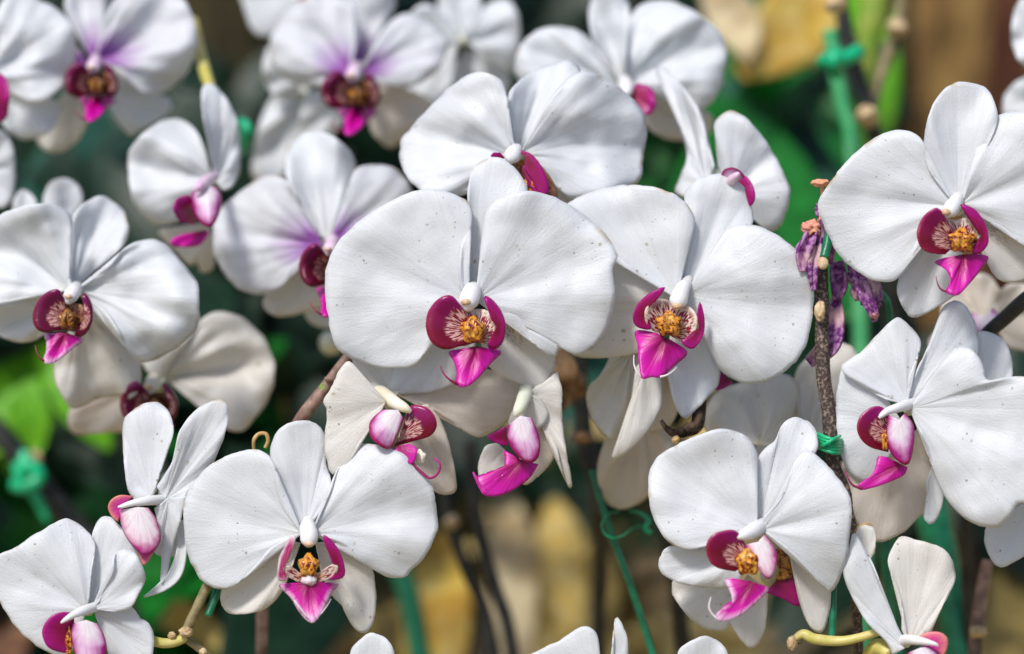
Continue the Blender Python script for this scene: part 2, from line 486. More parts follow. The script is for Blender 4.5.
def leaf_mat(name, a, b, rough=.4, tr=.2, mott=None):
    m = NT(name)
    fan, flat = m.uv('fan'), m.uv('flat'); s, t, _ = m.sep(fan)
    c = m.mix(m.ramp(m.noise(flat, 2.5, 4), [(.35, 0), (.65, 1)]), a, b)
    ribs = m.noise(m.mapv(fan, (26, .6, 1)), 1.0, 2)
    if mott:
        c = m.mix(m.ramp(m.noise(flat, .9, 4, .6), [(.44, 0), (.56, .9)]), c, mott)
    c = m.mix(m.ramp(ribs, [(.4, .35), (.55, 0)]), c, tuple(x * .6 for x in a))
    return m.finish(c, rough, .4, m.bump(ribs, .3, .002), tr)
M['withered'] = plain('withered_purple_petal', (.17, .03, .19), (.50, .24, .48), 420, .6, .3, .0016, (.44, .56), .15, c3=(.66, .42, .46))
M['leaf'] = leaf_mat('green_leaf', (.004, .10, .010), (.014, .22, .022))
M['leaf_bright'] = leaf_mat('bright_green_leaf', (.08, .34, .008), (.20, .50, .015))
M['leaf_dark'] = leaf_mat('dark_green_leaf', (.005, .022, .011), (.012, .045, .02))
M['leaf_grey'] = leaf_mat('grey_green_leaf', (.02, .09, .06), (.04, .13, .09))
M['leaf_yellow'] = leaf_mat('dry_yellow_leaf', (.72, .50, .10), (.80, .66, .30), .6, .3, (.16, .11, .03))
M['leaf_olive'] = leaf_mat('olive_dry_leaf', (.26, .19, .05), (.42, .31, .10), .7, .25, (.05, .04, .015))
M['leaf_rust'] = leaf_mat('rusty_dry_leaf', (.20, .085, .04), (.32, .17, .10), .7, .25, (.03, .02, .012))
M['leaf_gold'] = leaf_mat('sunlit_gold_leaf', (.88, .62, .08), (.90, .80, .34), .5, .4, (.60, .34, .05))  # sunlit brightness put into the leaf colour
M['leaf_cream'] = leaf_mat('cream_dry_leaf', (.80, .66, .38), (.84, .74, .50), .6, .35, (.40, .28, .14))
M['leaf_tan'] = leaf_mat('dry_tan_leaf', (.46, .33, .18), (.58, .45, .28), .7, .25, (.10, .07, .035))

def bark_mat(name, a, b, c3):
    m = NT(name)
    g = m.n('ShaderNodeTexCoord').outputs['Object']
    gv = m.mapv(g, (1, 1, .28))
    c = m.mix(m.ramp(m.noise(gv, 24, 5, .65), [(.4, 0), (.62, 1)]), a, b)
    c = m.mix(m.ramp(m.noise(gv, 15, 5, .6), [(.50, 0), (.60, .9)]), c, c3)
    return m.finish(c, .85, .15, m.bump(m.noise(gv, 40, 6, .7), 1, .02))
M['bark'] = bark_mat('brown_bark', (.13, .07, .03), (.40, .24, .09), (.66, .44, .15))
M['bark_red'] = bark_mat('reddish_bark', (.05, .022, .016), (.17, .06, .04), (.26, .11, .06))
M['bark_dark'] = bark_mat('dark_olive_bark', (.016, .015, .010), (.05, .042, .024), (.085, .07, .035))
def ground_mat():
    m = NT('leaf_litter_ground')
    g = m.n('ShaderNodeTexCoord').outputs['Object']
    c = m.mix(m.ramp(m.noise(g, 9, 5, .65), [(.40, 0), (.55, 1)]), (.03, .022, .014), (.26, .18, .085))
    c = m.mix(m.ramp(m.noise(g, 5.2, 4, .6, .4), [(.50, 0), (.58, 1)]), c, (.72, .54, .20))  # bright yellow litter, sunlit patches put into the colour
    c = m.mix(m.ramp(m.noise(m.mapv(g, loc=(7, 3, 0)), 3.0, 3), [(.54, 0), (.64, .9)]), c, (.03, .055, .018))
    return m.finish(c, .9, .1, m.bump(m.noise(g, 40, 5), 1, .02))
M['ground'] = ground_mat()

# ---------------------------------------------------------------- setting
def grid_sheet(name, x0, x1, y0, y1, nx, ny, f, mat):
    V = [(x0 + (x1 - x0) * i / nx, y0 + (y1 - y0) * j / ny, 0) for j in range(ny + 1) for i in range(nx + 1)]
    V = [(x, y, f(x, y)) for x, y, z in V]
    F = [(j * (nx + 1) + i, j * (nx + 1) + i + 1, (j + 1) * (nx + 1) + i + 1, (j + 1) * (nx + 1) + i) for j in range(ny) for i in range(nx)]
    return new_obj(name, V, F, mat, origin=Vector((0, 0, 0)))
g = grid_sheet('ground', -30, 30, -6, 54, 120, 120, lambda x, y: .05 * noise.noise(Vector((x * .8, y * .8, 0))) - .02, M['ground'])
tag(g, kind='structure')

def trunk(u, v, d, rpx, mat, label):
    c = P(u, v, d); r = rpx / K * (FOCUS + dm(d))
    path = [(c.x, c.y, -.05, r * 1.25), (c.x + .02, c.y, .4, r * 1.05), (c.x, c.y, .9, r), (c.x + .01, c.y, 1.6, r * .95), (c.x - .03, c.y, 3.0, r * .85)]
    e_ = empty('tree', (c.x, c.y, 0), label, 'tree', 'trees behind the orchids')
    tube('trunk', path, mat, e_, seg=40, n=14, rough=.18, world=True)
    return e_

LEAFG = 'leaves behind the orchids'
def leaf(path, mat, label, fold=.2, twist=0):
    return tag(ribbon('strap_leaf', path, M[mat], None, .0012, fold, 8, 9, twist, wav=.06), label, 'leaf', LEAFG)

trunk(945, 60, 900, 84, M['bark'], 'ochre brown tree trunk out of focus behind the right-hand orchid')
trunk(893, 60, 620, 17, M['bark_dark'], 'thin dark tree trunk out of focus beside the ochre one')
trunk(1006, 60, 760, 24, M['bark_red'], 'reddish brown tree trunk out of focus at the top right corner')
trunk(232, 60, 700, 56, M['bark_dark'], 'dark mossy tree trunk out of focus in the gap at upper left')

# ---------------------------------------------------------------- blooms
BG = 'white orchid blooms'
def bloom(u, v, d, label, ped=True):
    e = empty('orchid_bloom', P(u, v, d), label, 'orchid', BG)
    if ped:
        tube('pedicel', [(u, v, d + 2, 5), (u + 1, v + 3, d + 10, 5), (u + 4, v - 4, d + 24, 5.5), (u + 8, v - 22, d + 36, 6)], M['greenish'], e)
    return e

def T(s, f): return [f(*p) for p in pts(s)]
def frontal_lip(e, f, d, k=1.0, right=True, side='side', mid='mid', cap=True, colmat='column', col=True, dark=False):
    """front-facing lip and column; f maps the lip's own pixels to the picture, k scales depth"""
    if dark: side = 'side_dark'
    lp = petal('lip', e, f(475, 347), T('466,350 449,352 454,361 457,373 456,384 462,387 470,385 479,377 491,363 501,352 487,349', f), M[mid],
               off=d - 7 * k, ta=-4 * k, bow=-3 * k, cup=2.5 * k, groove=1.2 * k, ruf=.5 * k, curl=.5, jag=.2)
    petal('side_lobe', lp, f(476, 330), T('464,316 458,303 451,296 444,296 435,302 428,313 426,326 429,338 436,346 446,349 458,346 465,345 474,342', f), M[side],
          off=d - 5 * k, ta=-8 * k, bow=2 * k, cup=-2 * k, groove=0, ruf=.5 * k, curl=1.2, jag=.2)
    petal('throat', lp, f(475, 343), T('464,342 456,330 455,315 459,306 468,309 480,309 488,311 496,322 497,334 488,344', f), M['throat_dark' if dark else 'throat'],
          off=d - 4.5 * k, ta=-1.5 * k, cup=-2, groove=0, ruf=.3 * k, curl=0, jag=.2)
    if right:
        petal('side_lobe', lp, f(497, 327), T('492,320 488,308 484,296 493,301 501,312 505,325 503,340 497,348 488,347 490,341 494,333', f), M['side_dark' if dark else 'magenta'],
              off=d - 10 * k, ta=-2 * k, bow=1 * k, cup=1 * k, groove=0, ruf=.4 * k, curl=1.2, jag=.2)
    c = f(473, 330)
    sx = math.dist(f(473, 330), f(483, 330)) / 10
    callus((c[0], c[1], d - 8 * k), 12 * sx, 13 * sx, 4 * k, M['callus_dark' if dark else 'callus'], lp, seed=c[0])
    tl = [(*f(457, 384), d - 13 * k, 1.6 * sx), (*f(450, 380), d - 13.5 * k, 1.1 * sx), (*f(444, 374), d - 13 * k, .8 * sx), (*f(440, 366), d - 12 * k, .5 * sx)]
    tubes('tendril', [tl], M[mid], lp, 8)
    if col:
        p = [(*f(473, 289), d + 4, 8 * sx), (*f(472, 292), d - 1, 9.5 * sx), (*f(470, 297), d - 5 * k, 10 * sx), (*f(468, 303), d - 7 * k, 9.6 * sx), (*f(467, 308), d - 7.5 * k, 6.4 * sx), (*f(466, 311), d - 7.5 * k, 2.5 * sx)]
        co = tube('column', p, M[colmat], e, 18, 6)
        if cap:
            cc = f(466, 302); blob('anther_cap', (cc[0], cc[1], d - 9.6 * k), 5 * sx, 3.5 * sx, 1.6 * k, M['cap'], co, .2)
    return lp
I = lambda u, v: (u, v)

# 1 the central bloom
e = bloom(472, 300, 0, 'largest front-facing white bloom in the middle with crimson side lobes and magenta lip')
petal('sepal', e, '473,298', '462,285 458,262 464,235 470,215 468,192 472,171 483,160 497,157 512,165 522,178 527,193 512,215 492,240 488,265 482,285', M['spotted'], off=4, ta=3, cup=3)
petal('sepal', e, '466,312', '445,322 425,338 405,355 393,369 390,394 410,394 432,391 455,383 470,365 476,340', M['white'], off=5, ta=4)
petal('sepal', e, '484,312', '482,345 487,362 495,372 507,379 540,390 549,380 555,365 552,345 535,330 515,310 495,304', M['speckled'], off=5, ta=3)
petal('petal', e, '468,300', '462,290 459,272 462,240 471,217 470,205 460,197 440,190 420,190 400,197 375,210 352,228 334,248 326,272 326,300 329,320 335,345 350,358 372,366 395,368 412,366 422,355 428,335 440,318 455,306', M['spotted'], off=0, ta=0, bow=3, cup=1)
petal('petal', e, '476,300', '482,290 488,272 487,250 484,222 490,206 510,194 535,192 560,200 585,216 606,235 617,255 612,270 615,290 612,315 600,340 586,352 574,354 562,348 556,357 545,352 532,338 520,316 502,302 488,299', M['spotted'], off=0, ta=-1, bow=2.5, cup=1.5)
frontal_lip(e, I, 0)

# 2 its right-hand neighbour
e = bloom(680, 300, 9, 'large white bloom right of the central one, its lip turned slightly left')
petal('sepal', e, '685,294', '680,275 682,254 691,231 692,212 685,194 698,180 717,174 736,180 749,197 752,225 730,250 713,273 698,286', M['clean'], off=13, ta=2, cup=3)
petal('sepal', e, '676,305', '670,286 640,268 612,252 590,285 575,335 572,352 583,357 610,357 640,352 662,335 672,318', M['ivory'], off=15, ta=4)
petal('sepal', e, '682,310', '672,330 668,352 668,375 675,405 685,418 695,411 707,398 719,380 718,350 712,330 700,308 688,302', M['white'], off=14, ta=1)
petal('petal', e, '676,298', '683,287 680,268 684,248 693,229 692,212 675,195 648,186 617,186 590,193 565,206 560,225 580,240 610,252 635,270 660,289', M['spotted'], off=9, ta=4, bow=2)
petal('petal', e, '684,296', '701,281 717,258 722,237 732,227 751,225 774,233 797,252 812,281 814,300 810,330 799,357 774,378 747,383 724,373 715,357 713,334 705,312 694,299', M['spotted'], off=9, ta=-6, bow=2, cup=2)
d = 9
lp = petal('lip', e, '666,338', '658,334 636,331 638,346 639,365 642,378 652,377 661,377 675,365 687,353 676,344', M['mid'], off=d - 7, ta=-5, bow=-3, cup=3, groove=1, ruf=.5, curl=.4, jag=.2)
petal('throat', lp, '669,335', '660,333 648,327 645,312 652,301 664,299 676,304 690,307 697,318 694,335 684,343', M['throat'], off=d - 4.5, ta=-1.5, cup=-2, groove=0, ruf=.3, curl=0, jag=.2)
petal('side_lobe', lp, '645,312', '655,301 665,287 650,293 638,304 633,318 638,327 651,329 647,321', M['magenta'], off=d - 9, ta=-2, groove=0, ruf=.3, jag=.2)
petal('side_lobe', lp, '699,328', '697,315 700,302 704,320 702,337 692,349 681,342 690,337', M['magenta'], off=d - 9, ta=-2, groove=0, ruf=.3, jag=.2)
callus((669, 324, d - 9), 13, 12, 4, M['callus'], lp, seed=2)
tubes('tendril', [[(643, 378, d - 13, 1.5), (637, 372, d - 13, 1), (634, 364, d - 12, .8), (634, 355, d - 11, .5)], [(660, 377, d - 13, 1.3), (667, 375, d - 13, 1), (673, 371, d - 12, .7), (677, 367, d - 12, .4)]], M['palewhite'], lp, 8)
co = tube('column', [(688, 280, d + 5, 5.4), (686, 284, d, 5.9), (683, 288, d - 4, 7.2), (680, 295, d - 7, 8.6), (678, 302, d - 8, 9.0), (677, 307, d - 8, 5.4), (677, 310, d - 8, 1.8)], M['column'], e, 18)
blob('anther_cap', (677, 306, d - 10.4), 5, 3.2, 1.4, M['cap'], co, .2)

# 3 bloom peeping over the central one
e = bloom(516, 155, 22, 'broad white bloom directly above and behind the central one, its lip half hidden')
petal('sepal', e, '517,153', '508,140 508,115 511,90 533,72 563,61 575,64 580,73 567,90 550,110 536,130 526,145', M['clean'], off=24, ta=3)
petal('petal', e, '515,156', '515,145 508,130 507,100 500,80 480,72 457,82 430,107 410,130 401,143 403,170 420,190 440,198 470,192 495,172', M['spotted'], off=22, ta=2)
petal('petal', e, '520,155', '524,147 534,130 547,105 562,85 580,72 607,79 633,100 646,121 643,157 638,182 613,190 573,199 556,177 537,160', M['spotted'], off=21, ta=2)
petal('sepal', e, '526,160', '535,157 556,175 574,200 580,225 556,236 532,215 524,185', M['speckled'], off=25, ta=1)
petal('throat', e, '520,160', '514,164 522,184 536,206 552,208 557,192 546,172 532,158', M['throat_dark'], off=19, ta=1, groove=0, ruf=.3)
lp = petal('lip', e, '520,166', '522,170 530,185 536,196 545,194 540,180 528,165', M['magenta'], off=15, ta=-3, groove=0, ruf=.3, jag=.2)
petal('side_lobe', lp, '524,156', '519,151 530,154 540,165 547,180 548,194 540,196 533,182 525,168', M['magenta'], off=14, ta=-3, cup=3, groove=0, ruf=.3, jag=.2)
petal('side_lobe', lp, '505,158', '498,160 491,157 493,153 500,153', M['magenta'], off=14, ta=-3, groove=0, ruf=.3, jag=.2)
callus((530, 187, 16), 9, 12, 3, M['callus'], lp, seed=5)
tube('column', [(517, 148, 20, 5), (514, 153, 15, 8), (511, 158, 13, 8), (509, 163, 13, 3)], M['column'], e, 16)

# 4 upper right
e = bloom(958, 208, -4, 'crisp white bloom at upper right with tall dorsal sepal and bright magenta lip')
petal('sepal', e, '958,205', '945,195 930,176 924,155 925,135 930,112 940,93 955,83 968,82 985,88 996,105 997,122 990,142 985,160 978,178 966,195', M['spotted'], off=-1, ta=2, bow=-3, cup=3)
petal('petal', e, '955,206', '950,197 938,182 927,165 923,143 913,133 896,130 876,138 855,153 833,178 818,203 825,228 841,257 868,278 888,282 899,276 909,258 920,236 940,214', M['spotted'], off=-4, ta=2)
petal('petal', e, '962,204', '968,192 978,172 978,145 985,127 1000,115 1020,112 1045,120 1075,150 1085,200 1060,240 1030,248 1010,232 990,214 976,207', M['white'], off=-4, ta=-1)
petal('sepal', e, '962,215', '982,240 989,265 1001,281 1024,281 1045,270 1040,250 1015,238 995,218 975,212', M['speckled'], off=0, ta=3)
petal('sepal', e, '950,222', '930,230 912,252 901,274 897,290 901,304 911,317 925,314 945,302 962,288 965,260', M['white'], off=1, ta=2)
d = -4
lp = petal('lip', e, '964,255', '953,257 935,262 946,270 951,282 946,292 958,295 969,284 981,269 988,257 975,255', M['mid'], off=d - 7, ta=-5, bow=-2, cup=3, groove=1, ruf=.4, curl=.4, jag=.2)
petal('side_lobe', lp, '958,242', '946,222 941,211 935,208 923,217 917,232 920,246 930,253 945,254', M['side'], off=d - 5, ta=-8, cup=-2, groove=0, ruf=.4, jag=.2)
petal('throat', lp, '962,252', '948,250 938,240 938,226 946,219 956,220 966,218 976,226 980,240 974,250', M['throat'], off=d - 4.5, ta=-1.5, cup=-2, groove=0, ruf=.3, curl=0, jag=.2)
petal('side_lobe', lp, '981,236', '978,228 971,214 960,204 975,210 985,225 988,242 981,252 972,253 979,244', M['magenta'], off=d - 9, ta=-2, groove=0, ruf=.3, jag=.2)
callus((962, 240, d - 8.5), 13, 12, 4, M['callus'], lp, seed=9)
tubes('tendril', [[(948, 292, d - 12, 1.5), (942, 290, d - 12, 1), (938, 285, d - 12, .8), (936, 276, d - 11, .4)]], M['mid'], lp, 8)
co = tube('column', [(958, 198, d + 4, 6.4), (957, 200, d, 6.9), (955, 203, d - 4, 7.4), (951, 209, d - 7, 8.3), (948, 214, d - 8, 6.4), (947, 218, d - 8, 1.8)], M['column'], e, 18)
blob('anther_cap', (946, 212, d - 11), 4.5, 3.5, 1.4, M['cap'], co, .2)

# 5 side-on bloom at the top
e = bloom(714, 190, 28, 'side-on white bloom against green leaves with one petal folded into a blade')
petal('petal', e, '708,190', '714,165 708,140 702,115 687,92 672,75 662,66 657,67 660,80 675,113 685,142 687,160 680,178 675,192 685,198', M['spotted'], off=28, ta=10, tq=-14, groove=2.5)
petal('petal', e, '730,195', '718,165 716,140 715,123 724,113 735,112 750,122 768,145 783,172 790,193 785,215 778,228 765,230 755,216', M['spotted'], off=28, ta=-3)
lp = petal('lip', e, '738,188', '733,172 748,178 755,192 753,204 744,208', M['magenta'], off=20, ta=-4, groove=0, ruf=.3, jag=.2)
petal('side_lobe', lp, '735,178', '720,178 724,170 735,168 744,176 740,186', M['pale'], off=19, ta=-3, groove=0, ruf=.3, jag=.2)
tube('column', [(726, 186, 24, 4), (732, 180, 17, 5), (737, 175, 14, 3.5), (739, 173, 14, 1.5)], M['lilaccol'], e, 14)

# 6 soft bloom left of the centre
e = bloom(325, 248, 38, 'softly blurred bloom tucked behind the left petal of the central one')
petal('sepal', e, '326,240', '312,228 297,200 286,176 286,157 291,145 303,134 313,131 329,134 344,145 355,163 350,190 340,215 332,232', M['clean'], off=41, ta=2, cup=3)
petal('petal', e, '322,245', '316,226 297,200 290,183 267,175 243,190 220,210 213,230 217,260 237,287 263,294 280,288 287,273 307,252', M['blush'], off=38, ta=2)
petal('petal', e, '330,245', '335,236 348,212 352,180 358,168 376,165 396,169 409,184 412,205 400,235 370,262 345,256', M['blush'], off=38, ta=2)
petal('sepal', e, '320,260', '305,255 290,275 270,292 263,302 268,312 280,316 305,312 325,304 334,285', M['ivory'], off=42, ta=2)
petal('sepal', e, '330,270', '318,296 305,312 312,324 328,328 345,318 348,290', M['white'], off=46, ta=2)
frontal_lip(e, lambda u, v: (334 + (u - 474) * .72, 270 + (v - 328) * .8), 38, .9, colmat='lilaccol', dark=True)

# 7 small side-facing bloom upper left
e = bloom(213, 180, 44, 'small bloom at upper left with one upright petal and lilac lip facing down-left')
petal('petal', e, '212,180', '208,164 200,138 188,123 170,119 150,128 133,145 128,160 129,180 133,200 145,217 160,225 185,218 200,200', M['clean'], off=44, ta=-2)
petal('petal', e, '216,180', '211,160 208,140 203,113 202,90 207,84 214,85 226,98 236,118 240,145 239,170 232,186 222,190', M['clean'], off=44, ta=-4, tq=6)
petal('sepal', e, '208,222', '185,228 160,230 165,240 180,255 190,265 198,262 201,272 213,268 214,245', M['ivory'], off=48, ta=2)
lp = petal('lip', e, '205,230', '185,234 171,240 173,246 186,247 200,244 209,233', M['mid'], off=38, ta=-4, groove=0, ruf=.3, jag=.2)
petal('side_lobe', lp, '196,214', '189,195 178,198 173,207 177,218 184,223 195,224', M['magenta'], off=36, ta=-5, groove=0, ruf=.3, jag=.2)
petal('side_lobe', lp, '206,186', '192,192 192,206 198,220 210,227 219,213 221,196 216,188', M['pale'], off=34, ta=-4, cup=3, groove=0, ruf=.3, jag=.2)
tube('column', [(215, 176, 42, 5), (208, 180, 36, 6), (200, 186, 33, 5), (194, 191, 33, 2)], M['lilaccol'], e, 14)

# 8 large left bloom
e = bloom(72, 290, 26, 'large soft white bloom at the left edge with pale-tipped magenta lip')
petal('sepal', e, '74,288', '71,273 68,243 75,213 90,200 103,197 120,207 128,223 125,243 102,263 82,280', M['clean'], off=30, ta=2)
petal('petal', e, '68,290', '71,280 68,247 72,220 60,207 40,203 17,208 0,215 -25,235 -40,270 -35,305 -10,305 10,297 40,292', M['clean'], off=26, ta=1)
petal('petal', e, '76,290', '84,285 110,267 127,247 147,240 163,243 180,260 197,283 199,300 197,327 173,350 143,362 130,350 113,320 96,300', M['clean'], off=26, ta=-3)
petal('sepal', e, '60,305', '40,295 10,297 -15,305 -15,330 0,336 20,342 38,338 55,325', M['clean'], off=30, ta=2)
petal('sepal', e, '80,310', '70,335 57,355 54,375 62,396 74,408 95,400 115,395 130,399 139,388 140,362 125,335 105,312', M['ivory'], off=30, ta=3)
frontal_lip(e, lambda u, v: (65 + (u - 474) * .74 + (v - 345) * -.22, 318 + (v - 328) * .80 + (u - 474) * .10), 26, .9, mid='midpale', dark=True)

# 9 behind it
e = bloom(156, 385, 44, 'blurred cream-white bloom with a dark lip below the left-edge bloom')
petal('sepal', e, '160,378', '148,372 138,350 150,330 175,318 192,332 182,355 170,370', M['ivory'], off=46, ta=2)
petal('petal', e, '165,378', '160,365 170,352 190,335 205,317 222,312 245,320 265,340 275,367 270,395 255,418 241,431 225,428 210,415 190,397 176,387', M['ivory'], off=44, ta=0)
petal('petal', e, '145,388', '112,372 82,390 70,410 69,428 80,434 110,432 132,430 142,412', M['cream'], off=46, ta=1)
frontal_lip(e, lambda u, v: (155 + (u - 474) * .72, 408 + (v - 330) * .75), 42, .9, mid='magenta', colmat='yellowcol', dark=True)

# 10 the bunny-eared bloom
e = bloom(160, 500, 2, 'slim side-on bloom at lower left with two upright ear-like petals')
petal('petal', e, '152,497', '137,502 128,488 124,458 124,422 135,409 153,402 166,408 173,423 172,437 163,457 157,476 156,491', M['white'], off=4, ta=3, tq=-4)
petal('petal', e, '165,500', '157,487 173,461 180,431 195,411 213,401 223,400 228,410 226,430 215,458 205,476 190,490 180,506', M['spotted'], off=2, ta=-6, tq=6, groove=2.2)
petal('sepal', e, '168,498', '155,508 160,535 162,562 161,584 166,578 172,550 180,522 187,496', M['white'], off=0, ta=-2, tq=4)
ribbon('sepal', [(182, 520, 6, 4), (182, 548, 4, 5), (176, 572, 2, 6.5), (163, 586, 0, 5), (144, 597, -1, .6)], M['white'], e, fold=.35)
petal('sepal', e, '168,535', '154,545 156,554 168,557 182,555 186,545 180,530', M['white'], off=7, ta=1)
lp = petal('lip', e, '146,548', '137,551 141,560 144,565 150,559 153,553', M['hot'], off=-3, ta=-2, groove=0, ruf=.2, jag=.2)
petal('side_lobe', lp, '138,507', '119,510 124,532 137,550 149,555 160,541 157,522 148,508', M['palewhite'], off=-6, ta=-3, cup=4, groove=0, ruf=.3, jag=.2)
petal('side_lobe', lp, '124,506', '133,496 121,495 112,499 108,507 112,517 118,522', M['hot'], off=-3, ta=-2, groove=0, ruf=.2, jag=.2)
tube('column', [(172, 500, 10, 5.9), (158, 500, 1, 5.2), (146, 501, -4, 4.6), (133, 503, -6, 3.3), (123, 506, -6, 2.3), (118, 507, -6, 1.0)], M['column'], e, 16)

# 11 bottom-left corner
e = bloom(88, 608, -8, 'white bloom in the bottom left corner with magenta and lilac lip cut by the frame')
petal('sepal', e, '88,607', '87,596 92,565 95,545 93,532 101,518 111,518 123,530 136,549 141,562 125,580 105,598', M['white'], off=-4, ta=2)
petal('petal', e, '86,610', '89,598 91,570 95,546 90,534 73,521 60,520 38,533 15,548 0,554 -12,568 -8,592 0,602 15,625 30,640 45,650 65,657 78,640', M['spotted'], off=-7, ta=-1)
petal('petal', e, '92,609', '99,602 113,573 115,555 125,549 138,557 145,578 137,598 131,607 115,612', M['white'], off=-9, ta=-3)
petal('sepal', e, '95,612', '110,607 131,606 140,618 150,625 154,642 150,660 135,672 115,667 106,640', M['white'], off=-6, ta=0)
lp = petal('lip', e, '75,655', '60,655 62,672 75,690 90,680 92,660', M['mid'], off=-14, ta=-3, groove=0, ruf=.3, jag=.2)
petal('side_lobe', lp, '74,634', '74,613 62,612 50,617 42,630 46,645 56,651 70,653', M['magenta'], off=-14, ta=-5, groove=0, ruf=.3, jag=.2)
petal('side_lobe', lp, '86,620', '72,624 72,640 78,660 92,670 105,656 105,640 97,624', M['pale'], off=-17, ta=-3, cup=4, groove=0, ruf=.3, jag=.2)
callus((69, 642, -15), 3.5, 14, 2, M['callus'], lp, seed=11)
tube('column', [(106, 604, 2, 5.2), (95, 607, -7, 5.2), (83, 611, -14, 4.9), (73, 615, -17, 3.6), (65, 620, -18, 2.3), (61, 623, -18, 1.0)], M['column'], e, 16)

# 12 lower left-centre
e = bloom(307, 535, -6, 'front-facing white bloom at lower left-centre with narrow lip over dark green')
petal('sepal', e, '305,530', '296,520 280,497 273,468 271,447 281,428 300,420 316,424 325,437 326,464 331,481 327,501 315,520', M['white'], off=-3, ta=2, cup=3)
petal('petal', e, '302,533', '296,526 279,501 274,468 268,455 252,450 224,457 199,476 185,501 184,527 189,556 203,581 224,589 245,577 270,549 290,537', M['spotted'], off=-6, ta=0)
petal('petal', e, '312,533', '318,519 331,489 338,468 354,447 375,445 404,455 429,480 436,505 437,531 425,556 411,570 404,577 384,575 367,560 346,544 327,537', M['spotted'], off=-6, ta=0)
petal('sepal', e, '300,543', '283,540 254,568 224,587 222,606 233,614 262,610 281,592 292,565', M['ivory'], off=-2, ta=3)
petal('sepal', e, '316,543', '321,570 331,594 342,606 354,627 365,633 373,623 376,598 371,568 354,548 333,540', M['ivory'], off=-2, ta=2)
d = -6
lp = petal('lip', e, '308,583', '295,585 279,585 291,598 301,614 312,623 322,613 331,594 338,584 320,584', M['midpale'], off=d - 8, ta=-3, bow=-2, cup=3, groove=1, ruf=.3, curl=.3, jag=.2)
petal('throat', lp, '309,582', '298,582 286,575 284,567 290,566 301,574 309,571 318,573 331,565 338,566 335,575 320,582', M['throat'], off=d - 6, ta=-3, groove=0, ruf=.2, curl=0, jag=.2)
petal('side_lobe', lp, '283,569', '287,562 291,550 296,536 291,536 285,547 280,557 278,570 279,580 288,580', M['palelobe'], off=d - 9, ta=-2, groove=0, ruf=.3, jag=.2)
petal('side_lobe', lp, '338,569', '333,563 328,550 323,535 331,540 339,551 344,566 343,577 329,580', M['magenta'], off=d - 9, ta=-2, groove=0, ruf=.3, jag=.2)
callus((308.5, 566, d - 8), 10, 12, 3.5, M['callus'], lp, seed=12)
blob('throat', (309, 580, d - 8), 8, 6, 2, M['palewhite'], lp, .2, 3, seed=3)
tubes('tendril', [[(294, 600, d - 12, .9), (300, 608, d - 13, .9), (307, 617, d - 13, .8)], [(321, 614, d - 12, .7), (327, 606, d - 12, .5), (331, 599, d - 12, .3)]], M['palewhite'], lp, 8)
co = tube('column', [(308, 522, d + 5, 6.3), (308, 525, d, 7.2), (308, 529, d - 4, 8.6), (309, 535, d - 7, 9.0), (309, 542, d - 8, 8.1), (309, 547, d - 8, 2.7)], M['column'], e, 18)
blob('anther_cap', (309, 544, d - 10.2), 5, 3, 1.3, M['cap'], co, .2)

# 13 drooping under the centre, left
e = bloom(388, 402, 8, 'drooping cream-backed bloom under the central one with open lilac and magenta lobes')
petal('petal', e, '386,402', '376,410 366,421 359,441 346,468 336,475 329,468 325,448 327,413 324,401 331,388 339,371 347,362 354,366 363,382 379,396', M['ivory'], off=0, ta=-4)
petal('sepal', e, '392,400', '378,394 360,380 353,362 356,350 380,345 400,360 408,385', M['ivory'], off=12, ta=3)
petal('petal', e, '395,393', '408,398 435,409 455,422 475,436 490,433 508,420 520,400 523,385 500,372 450,366 410,370', M['cream'], off=12, ta=6)
petal('sepal', e, '408,408', '428,404 440,420 449,445 456,478 455,492 443,494 430,488 408,462 398,440', M['cream'], off=8, ta=2)
lp = petal('lip', e, '398,446', '392,450 402,459 413,464 417,449 408,444', M['mid'], off=-3, ta=-3, groove=0, ruf=.3, jag=.2)
petal('side_lobe', lp, '398,410', '383,410 371,421 370,434 377,444 389,449 395,438 403,418', M['pale'], off=-4, ta=-4, cup=3, groove=0, ruf=.3, jag=.2)
petal('side_lobe', lp, '400,436', '404,424 409,410 414,405 429,409 437,423 431,435 412,441 394,446', M['side'], off=0, ta=-4, groove=0, ruf=.3, jag=.2)
callus((420, 457, -1), 6, 7, 2, M['yellowcol'], lp, seed=13)
tubes('tendril', [[(410, 461, -4, 1.4), (420, 471, -5, 1.6), (430, 478, -6, 1.4), (438, 473, -6, 1.3), (440, 464, -6, 1.1), (434, 458, -5, .9)]], M['mid'], lp, 8)
tube('column', [(374, 386, 22, 8.0), (381, 393, 13, 8.0), (389, 399, 5, 7.6), (397, 404, -1, 6.4), (405, 408, -4, 4.8), (411, 412, -4, 2.0)], M['yellowcol'], e, 16)

